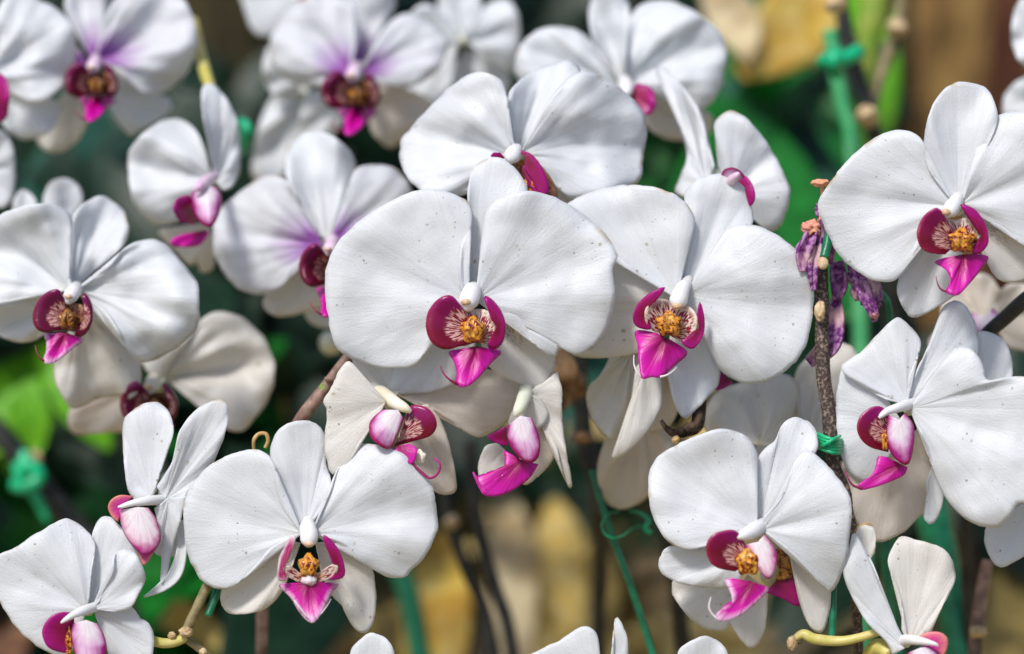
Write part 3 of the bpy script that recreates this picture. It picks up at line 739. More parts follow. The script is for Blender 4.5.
# 14 drooping under the centre, right
e = bloom(527, 398, 10, 'drooping side-on bloom between the two middle ones, its magenta lip pointing left')
petal('petal', e, '528,396', '535,387 552,379 558,372 562,398 563,430 568,462 572,484 569,487 562,470 556,445 545,425', M['ivory'], off=10, ta=-3, tq=5)
petal('sepal', e, '535,425', '542,412 551,428 556,447 550,464 535,479 524,484 513,472', M['cream'], off=12, ta=2)
petal('sepal', e, '505,450', '498,443 486,446 480,458 478,472 483,484 497,481 506,468', M['ivory'], off=12, ta=2)
petal('sepal', e, '525,392', '518,400 508,425 520,432 540,428 548,415 540,398', M['ivory'], off=8, ta=0)
lp = petal('lip', e, '522,460', '504,450 505,465 498,480 487,483 475,477 479,488 486,496 504,494 527,480 538,464', M['mid'], off=2, ta=-4, bow=-1, cup=3, groove=.5, ruf=.3, jag=.2)
petal('side_lobe', lp, '505,436', '506,426 496,432 487,437 497,443 508,446', M['magenta'], off=5, ta=-2, groove=0, ruf=.2, jag=.2)
petal('side_lobe', lp, '520,416', '508,426 508,440 517,455 529,463 538,457 539,438 531,418', M['pale'], off=-2, ta=-3, cup=4, groove=0, ruf=.3, jag=.2)
tubes('tendril', [[(486, 490, -2, 1.6), (479, 483, -2, 1.3), (475, 476, -2, 1.5), (473, 472, -2, .6)]], M['hot'], lp, 8)
tube('column', [(530, 380, 24, 7), (527, 389, 14, 7.5), (524, 397, 6, 7), (521, 405, 1, 6.5), (518, 411, -1, 5.5), (515, 416, -1, 2.5)], M['greenish'], e, 16)

# 15 seen from behind, under bloom 2
e = bloom(640, 360, 24, 'cream bloom seen from behind hanging under the right-middle lip')
petal('petal', e, '634,348', '613,352 600,376 588,388 588,406 595,423 607,437 617,436 628,413 640,372', M['ivory'], off=24, ta=1)
petal('sepal', e, '648,350', '636,368 631,403 621,436 612,460 632,448 650,428 661,403 660,375', M['ivory'], off=20, ta=-3, groove=-2.5)
petal('petal', e, '662,360', '656,378 655,405 648,430 662,430 676,416 678,395 672,372', M['cream'], off=25, ta=2)
petal('sepal', e, '640,412', '618,424 606,440 599,460 598,480 603,496 611,506 623,509 640,503 652,490 662,470 676,445 668,425', M['cream'], off=30, ta=3)

# 16 lower right
e = bloom(757, 532, -11, 'large spotted white bloom at lower right with pinkish tilted lip below the green tie')
petal('sepal', e, '760,528', '757,512 750,489 760,455 775,441 781,426 790,419 800,418 812,425 818,440 815,452 800,466 788,489 768,514', M['spotted'], off=-8, ta=2)
petal('petal', e, '757,530', '754,519 750,493 757,460 750,441 729,429 700,434 675,446 658,457 649,476 651,510 666,539 687,549 712,543 741,529', M['spotted'], off=-11, ta=1)
petal('petal', e, '762,530', '764,517 787,489 796,460 808,451 821,459 838,478 851,501 850,527 846,560 832,591 821,582 796,556 768,532', M['spotted'], off=-12, ta=-6)
petal('sepal', e, '745,553', '715,545 690,550 668,547 658,564 670,579 704,587 733,586 742,575', M['white'], off=-7, ta=2)
petal('sepal', e, '788,545', '791,556 799,598 808,623 817,632 825,627 831,594 818,575 800,550', M['ivory'], off=-6, ta=3)
d = -11
lp = petal('lip', e, '753,582', '740,582 725,579 732,597 728,609 716,614 721,622 741,615 765,594 768,587', M['midpale'], off=d - 8, ta=-4, bow=-2, cup=2, groove=.6, ruf=.3, curl=.4, jag=.2)
petal('side_lobe', lp, '752,563', '745,545 736,531 722,531 711,536 706,547 709,560 716,567 735,571', M['side'], off=d - 5, ta=-8, cup=-2, groove=0, ruf=.4, jag=.2)
petal('side_lobe', lp, '758,542', '744,545 752,556 763,575 771,578 777,560 773,546 764,535', M['palewhite'], off=d - 9, ta=-3, cup=3, groove=0, ruf=.3, jag=.2)
callus((748, 562, d - 8.5), 12, 13, 3.5, M['callus'], lp, seed=16)
tubes('tendril', [[(720, 620, d - 13, 1.6), (713, 615, d - 13, 1.2), (709, 607, d - 13, 1), (711, 597, d - 12, .5)]], M['palewhite'], lp, 8)
tube('column', [(766, 522, d + 8, 7), (759, 527, d, 7.5), (753, 531, d - 5, 8), (746, 534, d - 8, 6.5), (740, 536, d - 9, 4.5), (736, 537, d - 9, 2)], M['column'], e, 18)

# 17 behind it
e = bloom(765, 575, 8, 'white bloom half hidden behind the lower right one, magenta and brown lip edge showing')
petal('sepal', e, '735,580', '700,575 673,580 679,606 703,627 724,630 735,618', M['ivory'], off=10, ta=2)
petal('sepal', e, '748,575', '727,600 731,624 750,648 764,632 768,590', M['ivory'], off=9, ta=2)
lp = petal('lip', e, '775,582', '765,592 782,598 799,606 798,585 796,566', M['magenta'], off=2, ta=-2, groove=0, ruf=.3, jag=.2)
petal('side_lobe', lp, '780,570', '771,556 778,548 792,550 795,565 790,578 775,580', M['callus_dark'], off=0, ta=-2, groove=0, ruf=.3, jag=.2)

# 18 grey-white petals behind the brown stem
e = bloom(775, 440, 26, 'pale bloom behind the speckled brown stem, mostly hidden by the blooms around it')
petal('petal', e, '760,445', '720,442 704,428 704,410 718,392 740,383 765,380 783,374 796,382 799,402 795,432 780,448', M['ivory'], off=26, ta=0)
petal('petal', e, '805,445', '797,400 795,378 803,362 828,344 842,343 856,352 862,380 850,430 825,450', M['ivory'], off=28, ta=2)
petal('petal', e, '790,450', '760,440 745,470 770,490 810,480 815,450', M['white'], off=30, ta=1)
lp = petal('lip', e, '728,380', '722,372 714,383 716,390 726,387 732,382', M['magenta'], off=22, ta=-1, groove=0, ruf=.2, jag=.2)

# 19 right bloom with the lip turned left
e = bloom(908, 408, 0, 'big white bloom with lip turned left, one broad petal reaching the right frame edge')
petal('petal', e, '900,420', '885,396 865,372 846,362 838,385 836,420 838,447 850,472 870,481 892,452', M['clean'], off=3, ta=2)
petal('sepal', e, '898,448', '870,460 840,462 838,475 845,500 853,518 864,532 876,541 891,539 908,528 929,505 934,488 929,458 918,428', M['cream'], off=6, ta=2)
petal('sepal', e, '907,405', '909,393 909,378 918,353 920,340 911,328 898,318 886,326 863,350 842,366 850,378 872,392 888,400', M['spotted'], off=0, ta=2)
petal('sepal', e, '910,402', '910,390 918,368 929,345 936,326 944,307 953,301 964,304 974,320 979,340 977,358 960,377 935,394', M['spotted'], off=2, ta=3)
petal('petal', e, '910,408', '920,398 934,384 942,371 948,357 956,348 965,347 975,353 983,365 987,380 1005,378 1024,377 1050,385 1070,420 1060,470 1035,500 1019,503 1009,518 998,527 976,524 958,512 943,492 934,465 924,438', M['white'], off=-2, ta=-12, bow=-2, cup=1)
petal('sepal', e, '932,466', '926,482 927,505 924,518 930,525 937,518 942,505 945,480', M['white'], off=4, ta=0)
d = -2
lp = petal('lip', e, '900,464', '888,458 878,457 876,466 871,476 858,485 861,490 883,484 903,475 907,467', M['mid'], off=d - 6, ta=-4, cup=2, groove=.5, ruf=.3, curl=.3, jag=.2)
petal('side_lobe', lp, '890,434', '888,416 882,407 872,407 861,415 857,426 860,438 870,447 888,452', M['side'], off=d - 5, ta=-6, groove=0, ruf=.3, jag=.2)
petal('side_lobe', lp, '899,420', '889,415 887,430 889,448 898,461 908,464 913,446 913,425 904,414', M['pale'], off=d - 11, ta=-2, cup=4, groove=0, ruf=.3, jag=.2)
callus((885, 440, d - 9), 3.5, 10, 2, M['callus'], lp, seed=19)
tubes('tendril', [[(862, 488, d - 10, 1.6), (854, 486, d - 10, 1.2), (849, 480, d - 10, .9), (846, 471, d - 9, .5)]], M['mid'], lp, 8)
tube('column', [(918, 402, d + 10, 6.0), (907, 405, d, 5.5), (897, 408, d - 6, 4.7), (888, 411, d - 8, 3.8), (882, 415, d - 9, 2.9), (879, 418, d - 9, 1.3)], M['column'], e, 16)

# 20 behind the right edge
e = bloom(1030, 450, 14, 'bloom behind the right edge showing a back petal above and a bright lobe below')
petal('sepal', e, '985,400', '972,360 978,332 1001,338 1010,353 1012,376 1005,395', M['spotted'], off=12, ta=2)
petal('sepal', e, '1030,500', '992,520 985,530 986,548 996,566 1010,564 1032,550 1050,530', M['white'], off=12, ta=-2)
petal('petal', e, '1035,450', '1020,440 1000,470 1000,500 1020,525 1045,520 1060,480', M['cream'], off=16, ta=0)

# 21 bottom right
e = bloom(905, 640, -13, 'small side-on bloom at bottom right, veined petals spread in a V over magenta lip')
petal('petal', e, '905,648', '902,636 889,610 878,578 868,555 854,533 850,545 844,573 853,598 868,623 886,641 893,655', M['spotted'], off=-13, ta=-2)
petal('petal', e, '909,645', '902,630 901,600 891,570 888,558 896,541 903,536 918,540 938,546 951,558 955,578 948,595 938,615 929,636', M['ivory'], off=-11, ta=2)
petal('sepal', e, '868,562', '858,548 856,532 862,526 872,527 876,535 874,553', M['ivory'], off=-5, ta=0)
lp = petal('lip', e, '925,652', '918,636 930,632 942,633 948,641 944,655 930,664', M['hot'], off=-18, ta=-3, groove=0, ruf=.2, jag=.2)
petal('side_lobe', lp, '920,648', '908,653 910,662 925,672 940,662 935,651 926,647', M['pale'], off=-22, ta=-3, cup=3, groove=0, ruf=.2, jag=.2)
tube('column', [(894, 643, -4, 6.2), (905, 640, -13, 5.6), (915, 640, -20, 4.9), (926, 642, -22, 3.4), (935, 644, -23, 2.0), (938, 646, -23, 1.1)], M['column'], e, 16)
tube('pedicel', [(890, 655, -8, 7), (880, 647, -4, 9), (872, 652, 0, 8), (866, 662, 4, 6)], M['stem_yellow'], e, 14)

# 22-23 top-left pair
e = bloom(-8, 85, 48, 'blurred bloom cut by the left frame edge at the top, beside the purple-flushed one', False)
petal('petal', e, '-10,75', '-8,45 0,5 20,-8 40,0 58,10 73,28 76,50 70,73 56,93 38,103 20,100 3,90', M['clean'], off=46, ta=0)
petal('sepal', e, '0,92', '20,98 45,98 58,103 60,117 48,133 27,139 10,133 0,118', M['clean'], off=52, ta=0)
lp = petal('lip', e, '-10,100', '-6,72 4,76 9,88 9,103 6,118 -4,124', M['magenta'], off=40, ta=-3, groove=0, ruf=.3, jag=.2)
e = bloom(94, 62, 54, 'blurred bloom at top left with purple flush round its column, beside the frame-cut one')
petal('sepal', e, '93,60', '88,50 75,30 65,5 75,-20 100,-20 110,0 104,30 97,50', M['blush'], off=58, ta=2)
petal('petal', e, '88,64', '80,52 50,20 20,20 10,60 40,90 70,82', M['blush'], off=56, ta=2)
petal('petal', e, '97,60', '99,46 105,20 120,-5 150,-15 180,-5 194,20 196,48 186,73 167,90 148,95 135,85 122,70 108,64', M['blush'], off=54, ta=-2)
petal('sepal', e, '82,88', '68,90 52,110 38,140 55,153 78,140 88,118 90,100', M['ivory'], off=58, ta=2)
petal('sepal', e, '108,82', '125,72 150,92 168,98 171,108 160,120 140,130 131,135 118,122 108,105', M['clean'], off=58, ta=2)
frontal_lip(e, lambda u, v: (97 + (u - 474) * .68, 84 + (v - 328) * .64), 54, .9, mid='mid', colmat='lilaccol', dark=True)

# 24-27 blooms at the top
e = bloom(355, 74, 62, 'blurred bloom at top centre-left with purple flush and dark golden throat')
petal('sepal', e, '357,70', '346,58 335,30 345,-5 375,-15 395,0 385,25 371,48', M['blush'], off=66, ta=2)
petal('petal', e, '350,74', '350,58 358,30 350,0 320,-8 295,5 278,22 270,45 275,68 300,85 330,84', M['blush'], off=62, ta=0)
petal('petal', e, '362,72', '370,56 380,35 396,18 412,14 432,25 448,42 440,66 418,84 390,86 374,80', M['blush'], off=61, ta=0)
petal('sepal', e, '344,90', '328,85 305,98 300,125 310,150 330,140 345,115', M['clean'], off=66, ta=2)
petal('sepal', e, '364,92', '376,84 410,90 432,105 415,130 390,147 372,132', M['cream'], off=66, ta=2)
frontal_lip(e, lambda u, v: (357 + (u - 474) * .74, 94 + (v - 328) * .70), 60, .9, mid='mid', colmat='lilaccol', dark=True)
e = bloom(300, 95, 74, 'pale blurred bloom turned away, left of the purple-flushed top one')
petal('petal', e, '305,80', '285,40 268,48 263,72 271,92 292,102', M['clean'], off=74, ta=-3)
petal('petal', e, '302,100', '275,92 261,120 254,155 254,178 285,178 312,145 314,112', M['clean'], off=76, ta=-2)
e = bloom(310, -20, 80, 'bloom above the top edge with just a magenta lip tip hanging in')
petal('petal', e, '312,-20', '300,-40 270,-45 240,-25 246,15 256,34 272,36 288,24 304,0', M['clean'], off=82)  # drawn out below the edge to stand in for a white highlight
petal('petal', e, '316,-20', '325,-40 370,-40 395,-20 380,10 345,8 325,-5', M['clean'], off=82)
lp = petal('lip', e, '310,-22', '300,-15 300,4 306,14 313,12 318,-12', M['magenta'], off=70, ta=-4, groove=0, ruf=.3)
e = bloom(462, 40, 72, 'hazy all-white bloom at the top between the flushed one and the spotted one')
petal('petal', e, '458,42', '450,22 430,5 412,12 404,45 404,90 425,118 450,92', M['clean'], off=72)
petal('petal', e, '468,42', '470,28 488,5 508,0 520,25 514,70 492,66', M['clean'], off=72)
petal('sepal', e, '466,50', '452,70 436,95 452,118 490,115 510,80 488,58', M['clean'], off=76)
petal('sepal', e, '462,40', '454,32 438,8 445,-18 470,-18 482,5 472,30', M['clean'], off=76)
e = bloom(622, 85, 50, 'blurred bloom at the top with a wide right petal and dark crimson lip')
petal('sepal', e, '620,84', '611,68 592,35 590,5 605,-12 625,-2 632,28 626,65', M['clean'], off=54)
petal('petal', e, '617,87', '602,84 565,90 532,86 516,74 520,46 545,28 580,32 606,62', M['clean'], off=52)
petal('petal', e, '624,86', '626,62 628,25 643,4 673,2 703,17 722,37 726,60 718,92 702,108 680,100 652,92', M['clean'], off=50, ta=-2)
petal('sepal', e, '645,98', '634,104 645,124 662,137 684,140 708,134 712,118 690,100', M['cream'], off=55)
lp = petal('lip', e, '632,92', '628,100 640,115 653,112 656,98 648,86 636,84', M['magenta'], off=42, ta=-3, groove=0, ruf=.3)
tube('column', [(624, 80, 48, 6), (626, 86, 43, 8), (627, 92, 41, 6), (628, 96, 41, 2)], M['column'], e, 14)

# partial blooms at the edges
e = bloom(370, 715, -4, 'rounded white sepal tip rising from the bottom edge below the narrow-lipped bloom', False)
petal('sepal', e, '371,715', '358,705 350,675 350,655 357,642 371,633 386,638 394,653 394,675 385,705', M['clean'], off=-4, ta=-3)
petal('petal', e, '366,718', '360,700 330,690 300,710 310,750 345,755', M['clean'], off=-6)
petal('petal', e, '376,718', '384,702 412,690 440,712 430,750 395,755', M['clean'], off=-6)
e = bloom(600, 715, -10, 'bloom rising from the bottom edge with speckled petal and thin upright blade')
petal('petal', e, '602,715', '570,700 530,680 524,660 535,652 560,640 578,629 588,627 597,636 600,665', M['spotted'], off=-10, ta=-2)
petal('petal', e, '612,715', '606,690 611,660 614,630 616,617 621,622 627,638 627,665 622,700', M['clean'], off=-10, ta=-4, tq=5)
e = bloom(702, 715, -4, 'pale rounded sepal at the bottom edge left of the yellow-green pedicel', False)
petal('sepal', e, '703,715', '690,705 677,675 678,653 687,643 705,636 720,643 728,655 728,675 716,705', M['white'], off=-4, ta=-3)
petal('petal', e, '698,718', '690,702 660,690 632,712 642,750 680,755', M['white'], off=-6)
petal('petal', e, '708,718', '718,702 745,692 770,712 760,750 725,755', M['white'], off=-6)
e = bloom(1055, 60, 52, 'bloom mostly outside the top right frame edge, two blurred lobes showing', False)
petal('petal', e, '1055,45', '1040,-5 1020,0 1012,22 1013,45 1018,60 1035,72', M['clean'], off=50)
petal('sepal', e, '1050,95', '1035,74 1014,84 1003,102 1008,122 1035,124', M['clean'], off=56)
e = bloom(985, 318, 40, 'dim blurred bloom with pinkish throat between the two right-hand blooms')
petal('petal', e, '982,322', '965,318 942,318 944,300 955,283 985,273 1000,290', M['cream'], off=42)
petal('petal', e, '990,322', '996,300 1010,284 1040,290 1060,320 1040,350 1010,348', M['cream'], off=42)
petal('sepal', e, '975,328', '950,322 930,340 935,365 965,368 985,350', M['cream'], off=44)
lp = petal('lip', e, '985,318', '972,312 968,328 980,338 998,334 1000,318 992,308', M['pale'], off=34, ta=-3, groove=0, ruf=.3)
e = bloom(-14, 170, 50, 'white petal poking in at the left frame edge above the large left bloom', False)
petal('petal', e, '-15,170', '-14,133 0,130 11,143 15,165 14,188 7,206 -10,208', M['clean'], off=50)
e = bloom(62, 225, 52, 'two rounded petal tips rising behind the large left bloom', False)
petal('petal', e, '64,225', '47,215 43,200 50,184 65,178 79,187 83,202 78,216', M['clean'], off=50)
petal('petal', e, '30,225', '18,220 12,205 22,190 35,199 40,218', M['clean'], off=50)

# ---------------------------------------------------------------- stems, stakes, ties
def down(o, path):
    """carry a stem on from its last visible point to the ground"""
    return o
def stem(name, path, mat, label, cat, group=None, ground=True, rough=.06, seg=12, nodes=()):
    V, F, U = tube_mesh(path, seg, 8, rough)
    if ground:
        a = path[-1]; c = P(*a[:3]); r = a[3] / K * (FOCUS + dm(a[2]))
        w = [(c.x, c.y, c.z, r), (c.x, c.y + .02, c.z * .5, r), (c.x, c.y + .02, -.04, r * 1.1)]
        v, f, u = tube_mesh(w, seg, 4, rough, True)
        b = len(V); V += v; U += u; F += [tuple(i + b for i in q) for q in f]
    o = new_obj(name, V, F, M[mat], None, {'fan': U, 'flat': U})
    for i, (u_, v_, d_, rx, ry, m_) in enumerate(nodes):
        blob('node', (u_, v_, d_), rx, ry, rx / 3.0, M[m_], o, .3, 2.5, seed=u_)
    return tag(o, label, cat, group)
SG = 'orchid flower stems'; KG = 'green support stakes'; TG = 'green twist ties'
stem('orchid_spike', [(823, 246, 14, 5), (821, 275, 13, 7), (822, 310, 12, 7), (822, 345, 11, 7.2), (824, 380, 10, 7.5), (829, 410, 9, 8), (832, 440, 8, 8), (834, 465, 8, 6.5), (846, 492, 9, 5), (852, 525, 12, 5), (856, 600, 20, 5), (860, 670, 25, 5)],
     'stem_brown', 'speckled dark brown orchid stem running upright right of the middle blooms', 'stem', SG, rough=.12,
     nodes=[(820, 311, 6, 5.5, 10, 'node'), (838, 422, 8, 4, 5, 'stem_brown')])
stem('orchid_spike', [(356, 344, 16, 5), (348, 356, 16, 5), (331, 379, 16, 5.5), (316, 399, 16, 6.5), (300, 421, 18, 6.5), (280, 460, 30, 6), (265, 520, 38, 6), (262, 640, 40, 6), (262, 670, 40, 6)],
     'stem_pink', 'pinkish brown stem slanting up under the left petal of the central bloom', 'stem', SG, nodes=[(331, 379, 14, 6.5, 4, 'stem_pink'), (323, 388, 15, 4, 5, 'stem_green')])
stem('orchid_spike', [(216, 566, 4, 4.5), (207, 586, 3, 5), (196, 610, 2, 5), (186, 634, 2, 5), (196, 646, 3, 4), (208, 656, 4, 4), (215, 672, 6, 4)],
     'stem_olive', 'olive forked stem joining below the left petal of the narrow-lipped bloom', 'stem', SG, nodes=[(186, 632, -1, 7, 5, 'node'), (172, 636, 0, 4, 4, 'node'), (203, 652, 0, 4, 4, 'node')])
stem('flower_pedicel', [(150, 640, -1, 5), (163, 643, 0, 5), (175, 642, 1, 5), (186, 637, 2, 5)], 'stem_yellow', 'short bright yellow pedicel running to the olive fork at lower left', 'pedicel', ground=False)
stem('flower_pedicel', [(793, 640, -2, 3), (803, 634, -2, 5), (815, 639, -3, 5.5), (840, 641, -4, 5), (862, 637, -6, 4.5), (880, 631, -8, 4.5), (893, 628, -9, 4)], 'stem_yellow', 'curved yellow-green pedicel at the bottom leading right to the V-shaped bloom', 'pedicel', ground=False,
     nodes=[(792, 643, -3, 5, 7, 'node'), (796, 640, -1, 6, 5, 'stem_olive')])
stem('orchid_spike', [(700, 400, 20, 6), (698, 424, 19, 6), (686, 431, 17, 5), (674, 433, 16, 4), (667, 428, 15, 3.2), (661, 420, 15, 2)], 'stem_dead', 'short dark dead stub beside the cream bloom seen from behind', 'stem', SG, ground=False, rough=.5,
     nodes=[(676, 440, 14, 4, 4, 'tan'), (690, 428, 14, 7, 5, 'stem_dead')])
stem('orchid_spike', [(1045, 285, 22, 8), (1024, 301, 22, 8), (1004, 319, 24, 7.5), (985, 336, 26, 7), (970, 360, 36, 6), (965, 480, 50, 6), (970, 670, 60, 6)], 'stem_dark', 'thick dark stem slanting in from the right edge below the upper right bloom', 'stem', SG)
stem('orchid_spike', [(988, 560, 40, 6), (982, 590, 40, 6.5), (977, 625, 40, 7), (973, 675, 40, 7)], 'stem_pink', 'brown stem with a pale ring below the bright lobe at the right edge', 'stem', SG, nodes=[(978, 632, 38, 9, 6, 'node')])
stem('orchid_spike', [(838, -20, 80, 8), (843, 15, 80, 8), (851, 55, 80, 8), (862, 90, 80, 8), (871, 118, 80, 8), (880, 170, 90, 8), (890, 300, 110, 8), (895, 670, 150, 8)], 'stem_dark', 'dark stem with pale nodes coming down at the top right past the green tie', 'stem', SG, nodes=[(836, 4, 70, 11, 10, 'node'), (868, 116, 70, 11, 11, 'node')])
stem('orchid_spike', [(903, -20, 90, 7), (899, 20, 90, 7), (888, 55, 88, 6), (878, 85, 84, 6), (870, 114, 80, 6)], 'stem_olive', 'olive side stem branching up to a pale knob at the top right', 'stem', SG, ground=False, nodes=[(897, 28, 80, 10, 10, 'node')])
stem('orchid_spike', [(470, 440, 80, 7), (474, 500, 80, 7), (483, 545, 80, 7), (496, 590, 80, 7), (508, 625, 80, 7), (516, 680, 80, 7)], 'stem_dark', 'dark blurred stem dropping under the magenta lip between the middle blooms', 'stem', SG)
stem('orchid_spike', [(440, 480, 90, 5), (452, 530, 90, 6), (466, 570, 90, 6), (484, 610, 90, 7), (498, 680, 90, 8)], 'stem_dark', 'second dark blurred stem converging from the left on the one under the magenta lip', 'stem', SG, nodes=[(452, 522, 80, 7, 7, 'node')])
stem('orchid_spike', [(645, 470, 70, 6), (664, 530, 70, 7), (676, 590, 75, 8), (688, 680, 80, 9)], 'stem_dark', 'broad dark stem behind the wired green stake at the bottom centre', 'stem', SG)
stem('orchid_spike', [(578, 350, 60, 10), (580, 400, 60, 9), (586, 440, 60, 9), (594, 478, 60, 9), (600, 520, 62, 9), (600, 560, 80, 8), (598, 670, 120, 8)], 'stem_dark', 'gnarled dark stem in the gap between the drooping bloom and the back-turned one', 'stem', SG, rough=.3, nodes=[(577, 385, 52, 10, 14, 'dry'), (583, 437, 52, 10, 6, 'dry')])
tag(ribbon('dry_sheath', [(556, 350, 45, 8), (566, 372, 44, 12), (565, 396, 46, 9), (556, 412, 48, 3)], M['dry'], None, .0008, .5, wav=.3), 'torn tan dry sheath peeling beside the gnarled dark stem', 'sheath')
stem('orchid_spike', [(-30, 405, 130, 12), (10, 445, 130, 12), (45, 490, 130, 12), (80, 530, 130, 12), (110, 560, 135, 12), (150, 690, 140, 12)], 'stem_dark', 'dark blurred stem slanting down at the left edge under the green tie', 'stem', SG, nodes=[(33, 458, 112, 9, 8, 'node')])
stem('orchid_spike', [(192, 20, 60, 6), (199, 50, 58, 6), (206, 75, 54, 6), (212, 92, 50, 5)], 'stem_yellow', 'short yellow stem above the upright petal of the small upper left bloom', 'stem', SG, ground=False)
stem('orchid_spike', [(880, -30, 120, 16), (872, 20, 120, 14), (868, 60, 120, 10), (869, 100, 120, 7), (872, 160, 125, 8)], 'stem_green', 'bright green shoot behind the forking stems at the top right', 'stem', SG, ground=False)

def stake(path, mat, label, end=None, ground=True):
    o = stem('support_stake', path, mat, label, 'stake', KG, ground, 0, 14)
    if end: blob('cut_end', end[:3], end[3], end[4], 1.2, M['node'], o, .1)
    return o
stake([(592, 470, 36, 3.8), (598, 492, 36, 3.8), (612, 536, 36, 3.8), (630, 584, 36, 3.8), (649, 642, 36, 3.8), (658, 672, 36, 3.8)], 'stake', 'slim green stake slanting down under the back-turned cream bloom')
stake([(222, 574, 8, 4), (216, 594, 6, 4), (208, 616, 4, 4)], 'stake', 'short green stake end beside the olive fork at lower left', ground=False)
stake([(833, 570, 2, 3.8), (833, 610, 0, 3.8), (832, 638, -1, 3.8)], 'stake', 'short upright green stake standing on the curved yellow-green pedicel', ground=False)
stake([(832, 210, 8, 4.5), (829, 235, 6, 4.8), (824, 258, 4, 5)], 'stake', 'cut green stake tip between withered purple blooms and the speckled stem', (823, 263, 3, 5.5, 6.5), ground=False)
stake([(830, 30, 85, 8), (836, 70, 85, 8), (844, 110, 85, 8), (852, 150, 85, 8), (860, 300, 90, 8), (866, 675, 100, 8)], 'stake_pale', 'pale green blurred stake below the tie at the top right')
stake([(925, 480, 60, 18), (938, 540, 60, 18), (950, 600, 60, 16), (960, 675, 60, 15)], 'stake', 'thick blurred green stake behind the V-shaped bloom at lower right')
stake([(884, 500, 48, 10), (888, 560, 48, 9), (892, 600, 48, 8), (898, 675, 48, 8)], 'stake', 'dark green blurred stake between the petals of the V-shaped bloom')
stake([(400, 570, 180, 11), (412, 610, 180, 11), (424, 680, 180, 11)], 'stake', 'very blurred green stake under the narrow-lipped bloom at bottom centre')
stake([(870, 288, 26, 3), (884, 296, 27, 3), (890, 320, 28, 3), (892, 420, 34, 3), (895, 675, 50, 3)], 'stake', 'thin green stake behind the left sepal of the upper right bloom')

def tie(coils, label, extra=()):
    e_ = empty('twist_tie', P(*coils[0][0][:3]), label, 'twist tie', TG)
    for c in coils: tube('coil', c, M['tie'], e_, 8)
    for c in extra: tube('tail', c, M['tie'], e_, 8)
    return tag(e_)
tie([[(816, 433 + 3.2 * k, 8, 1.8), (820, 435 + 3.2 * k, 2, 2.1), (827, 438 + 3.2 * k, -1, 2.2), (835, 440 + 3.2 * k, -1, 2.2), (841, 440 + 3.0 * k, 4, 2), (841, 437 + 3 * k, 11, 1.8)] for k in range(5)] + [[(818, 448, 3, 1.7), (826, 444, -3, 2), (834, 439, -3, 2), (840, 436, 2, 1.7)]], 'tight green plastic tie wound round the speckled brown stem')
tie([[(618, 512, 42, 1.0), (608, 514, 36, 1.0), (602, 524, 33, 1.1), (605, 534, 31, 1.1), (614, 538, 31, 1.1), (624, 535, 33, 1.0), (632, 529, 38, 1.0), (640, 526, 44, 1.0)]], 'loose green wire loop round the slim stake at bottom centre',
    [[(630, 511, 44, 1.1), (640, 513, 40, 1.2), (649, 520, 38, 2.4), (645, 528, 38, 2.6), (651, 533, 38, 2.2)]])
tie([[(822, 62, 70, 7), (834, 58, 68, 9), (846, 58, 68, 8), (858, 52, 70, 9)], [(838, 50, 70, 6), (834, 60, 66, 8), (836, 74, 70, 6)]], 'bright green blurred tie on the forked stems at the top right')
tie([[(16, 470, 108, 7), (28, 464, 104, 7), (40, 476, 104, 7), (28, 486, 104, 8), (14, 484, 108, 8)], [(26, 452, 108, 6), (22, 468, 105, 7), (20, 486, 105, 6)]], 'knotted green tie on the dark stem at the left edge', [[(30, 488, 110, 5), (40, 505, 112, 5), (47, 520, 114, 4)]])
tie([[(241, 122, 64, 6), (247, 130, 62, 7), (244, 142, 64, 7), (240, 150, 68, 6)]], 'small green blurred tie beside the upright petal of the small upper left bloom')

# withered blooms and bits
WG = 'withered blooms'
e = empty('withered_bloom', P(815, 250, 8), 'shrivelled purple bloom with a peach tip hanging left of the upper right bloom', 'withered flower', WG)
tube('stalk', [(822, 186, 4, 2), (823, 205, 5, 2.2), (820, 222, 6, 3)], M['peach'], e)
blob('dried_tip', (820, 183, 3), 9, 4, 2.5, M['peach'], e, .3, 2, seed=3)
blob('crumpled_throat', (812, 228, 6), 10, 7, 3, M['peach'], e, .6, 2.6, seed=4)
for q in ([(814, 226, 7, 4), (808, 240, 6, 6), (802, 256, 6, 6), (803, 272, 6, 3)], [(817, 230, 8, 4), (815, 250, 6, 6), (812, 270, 5, 5), (813, 290, 6, 2.5)],
          [(822, 205, 9, 5), (826, 220, 8, 7), (828, 240, 9, 6), (830, 262, 12, 3)], [(812, 238, 10, 5), (800, 250, 10, 5), (797, 262, 10, 2)]):
    ribbon('dried_petal', q, M['withered'], e, .001, 1.1, wav=.9)
blob('crumpled_petals', (823, 212, 9), 7, 10, 4, M['withered'], e, .7, 3.5, tilt=.3, seed=17)
e = empty('withered_bloom', P(866, 285, 14), 'crumpled purple bloom with pale tips under the left petal of the upper right bloom', 'withered flower', WG)
blob('crumpled_petals', (863, 286, 14), 11, 18, 5, M['withered'], e, .7, 3.6, tilt=.35, seed=7)
blob('crumpled_petals', (874, 292, 12), 8, 19, 4, M['withered'], e, .7, 3.6, tilt=.1, seed=27)
ribbon('dried_petal', [(860, 282, 10, 5), (866, 298, 8, 6), (872, 310, 8, 5), (875, 320, 10, 2)], M['withered'], e, .001, 1.0, wav=.9)
blob('dried_tip', (874, 315, 9), 5, 4, 2, M['peach'], e, .6, 3, seed=31)
tube('stalk', [(848, 258, 16, 3), (852, 270, 15, 4), (860, 282, 14, 5)], M['withered'], e)
e = empty('withered_bloom', P(836, 310, 20), 'narrow violet withered bloom hanging behind the speckled brown stem', 'withered flower', WG)
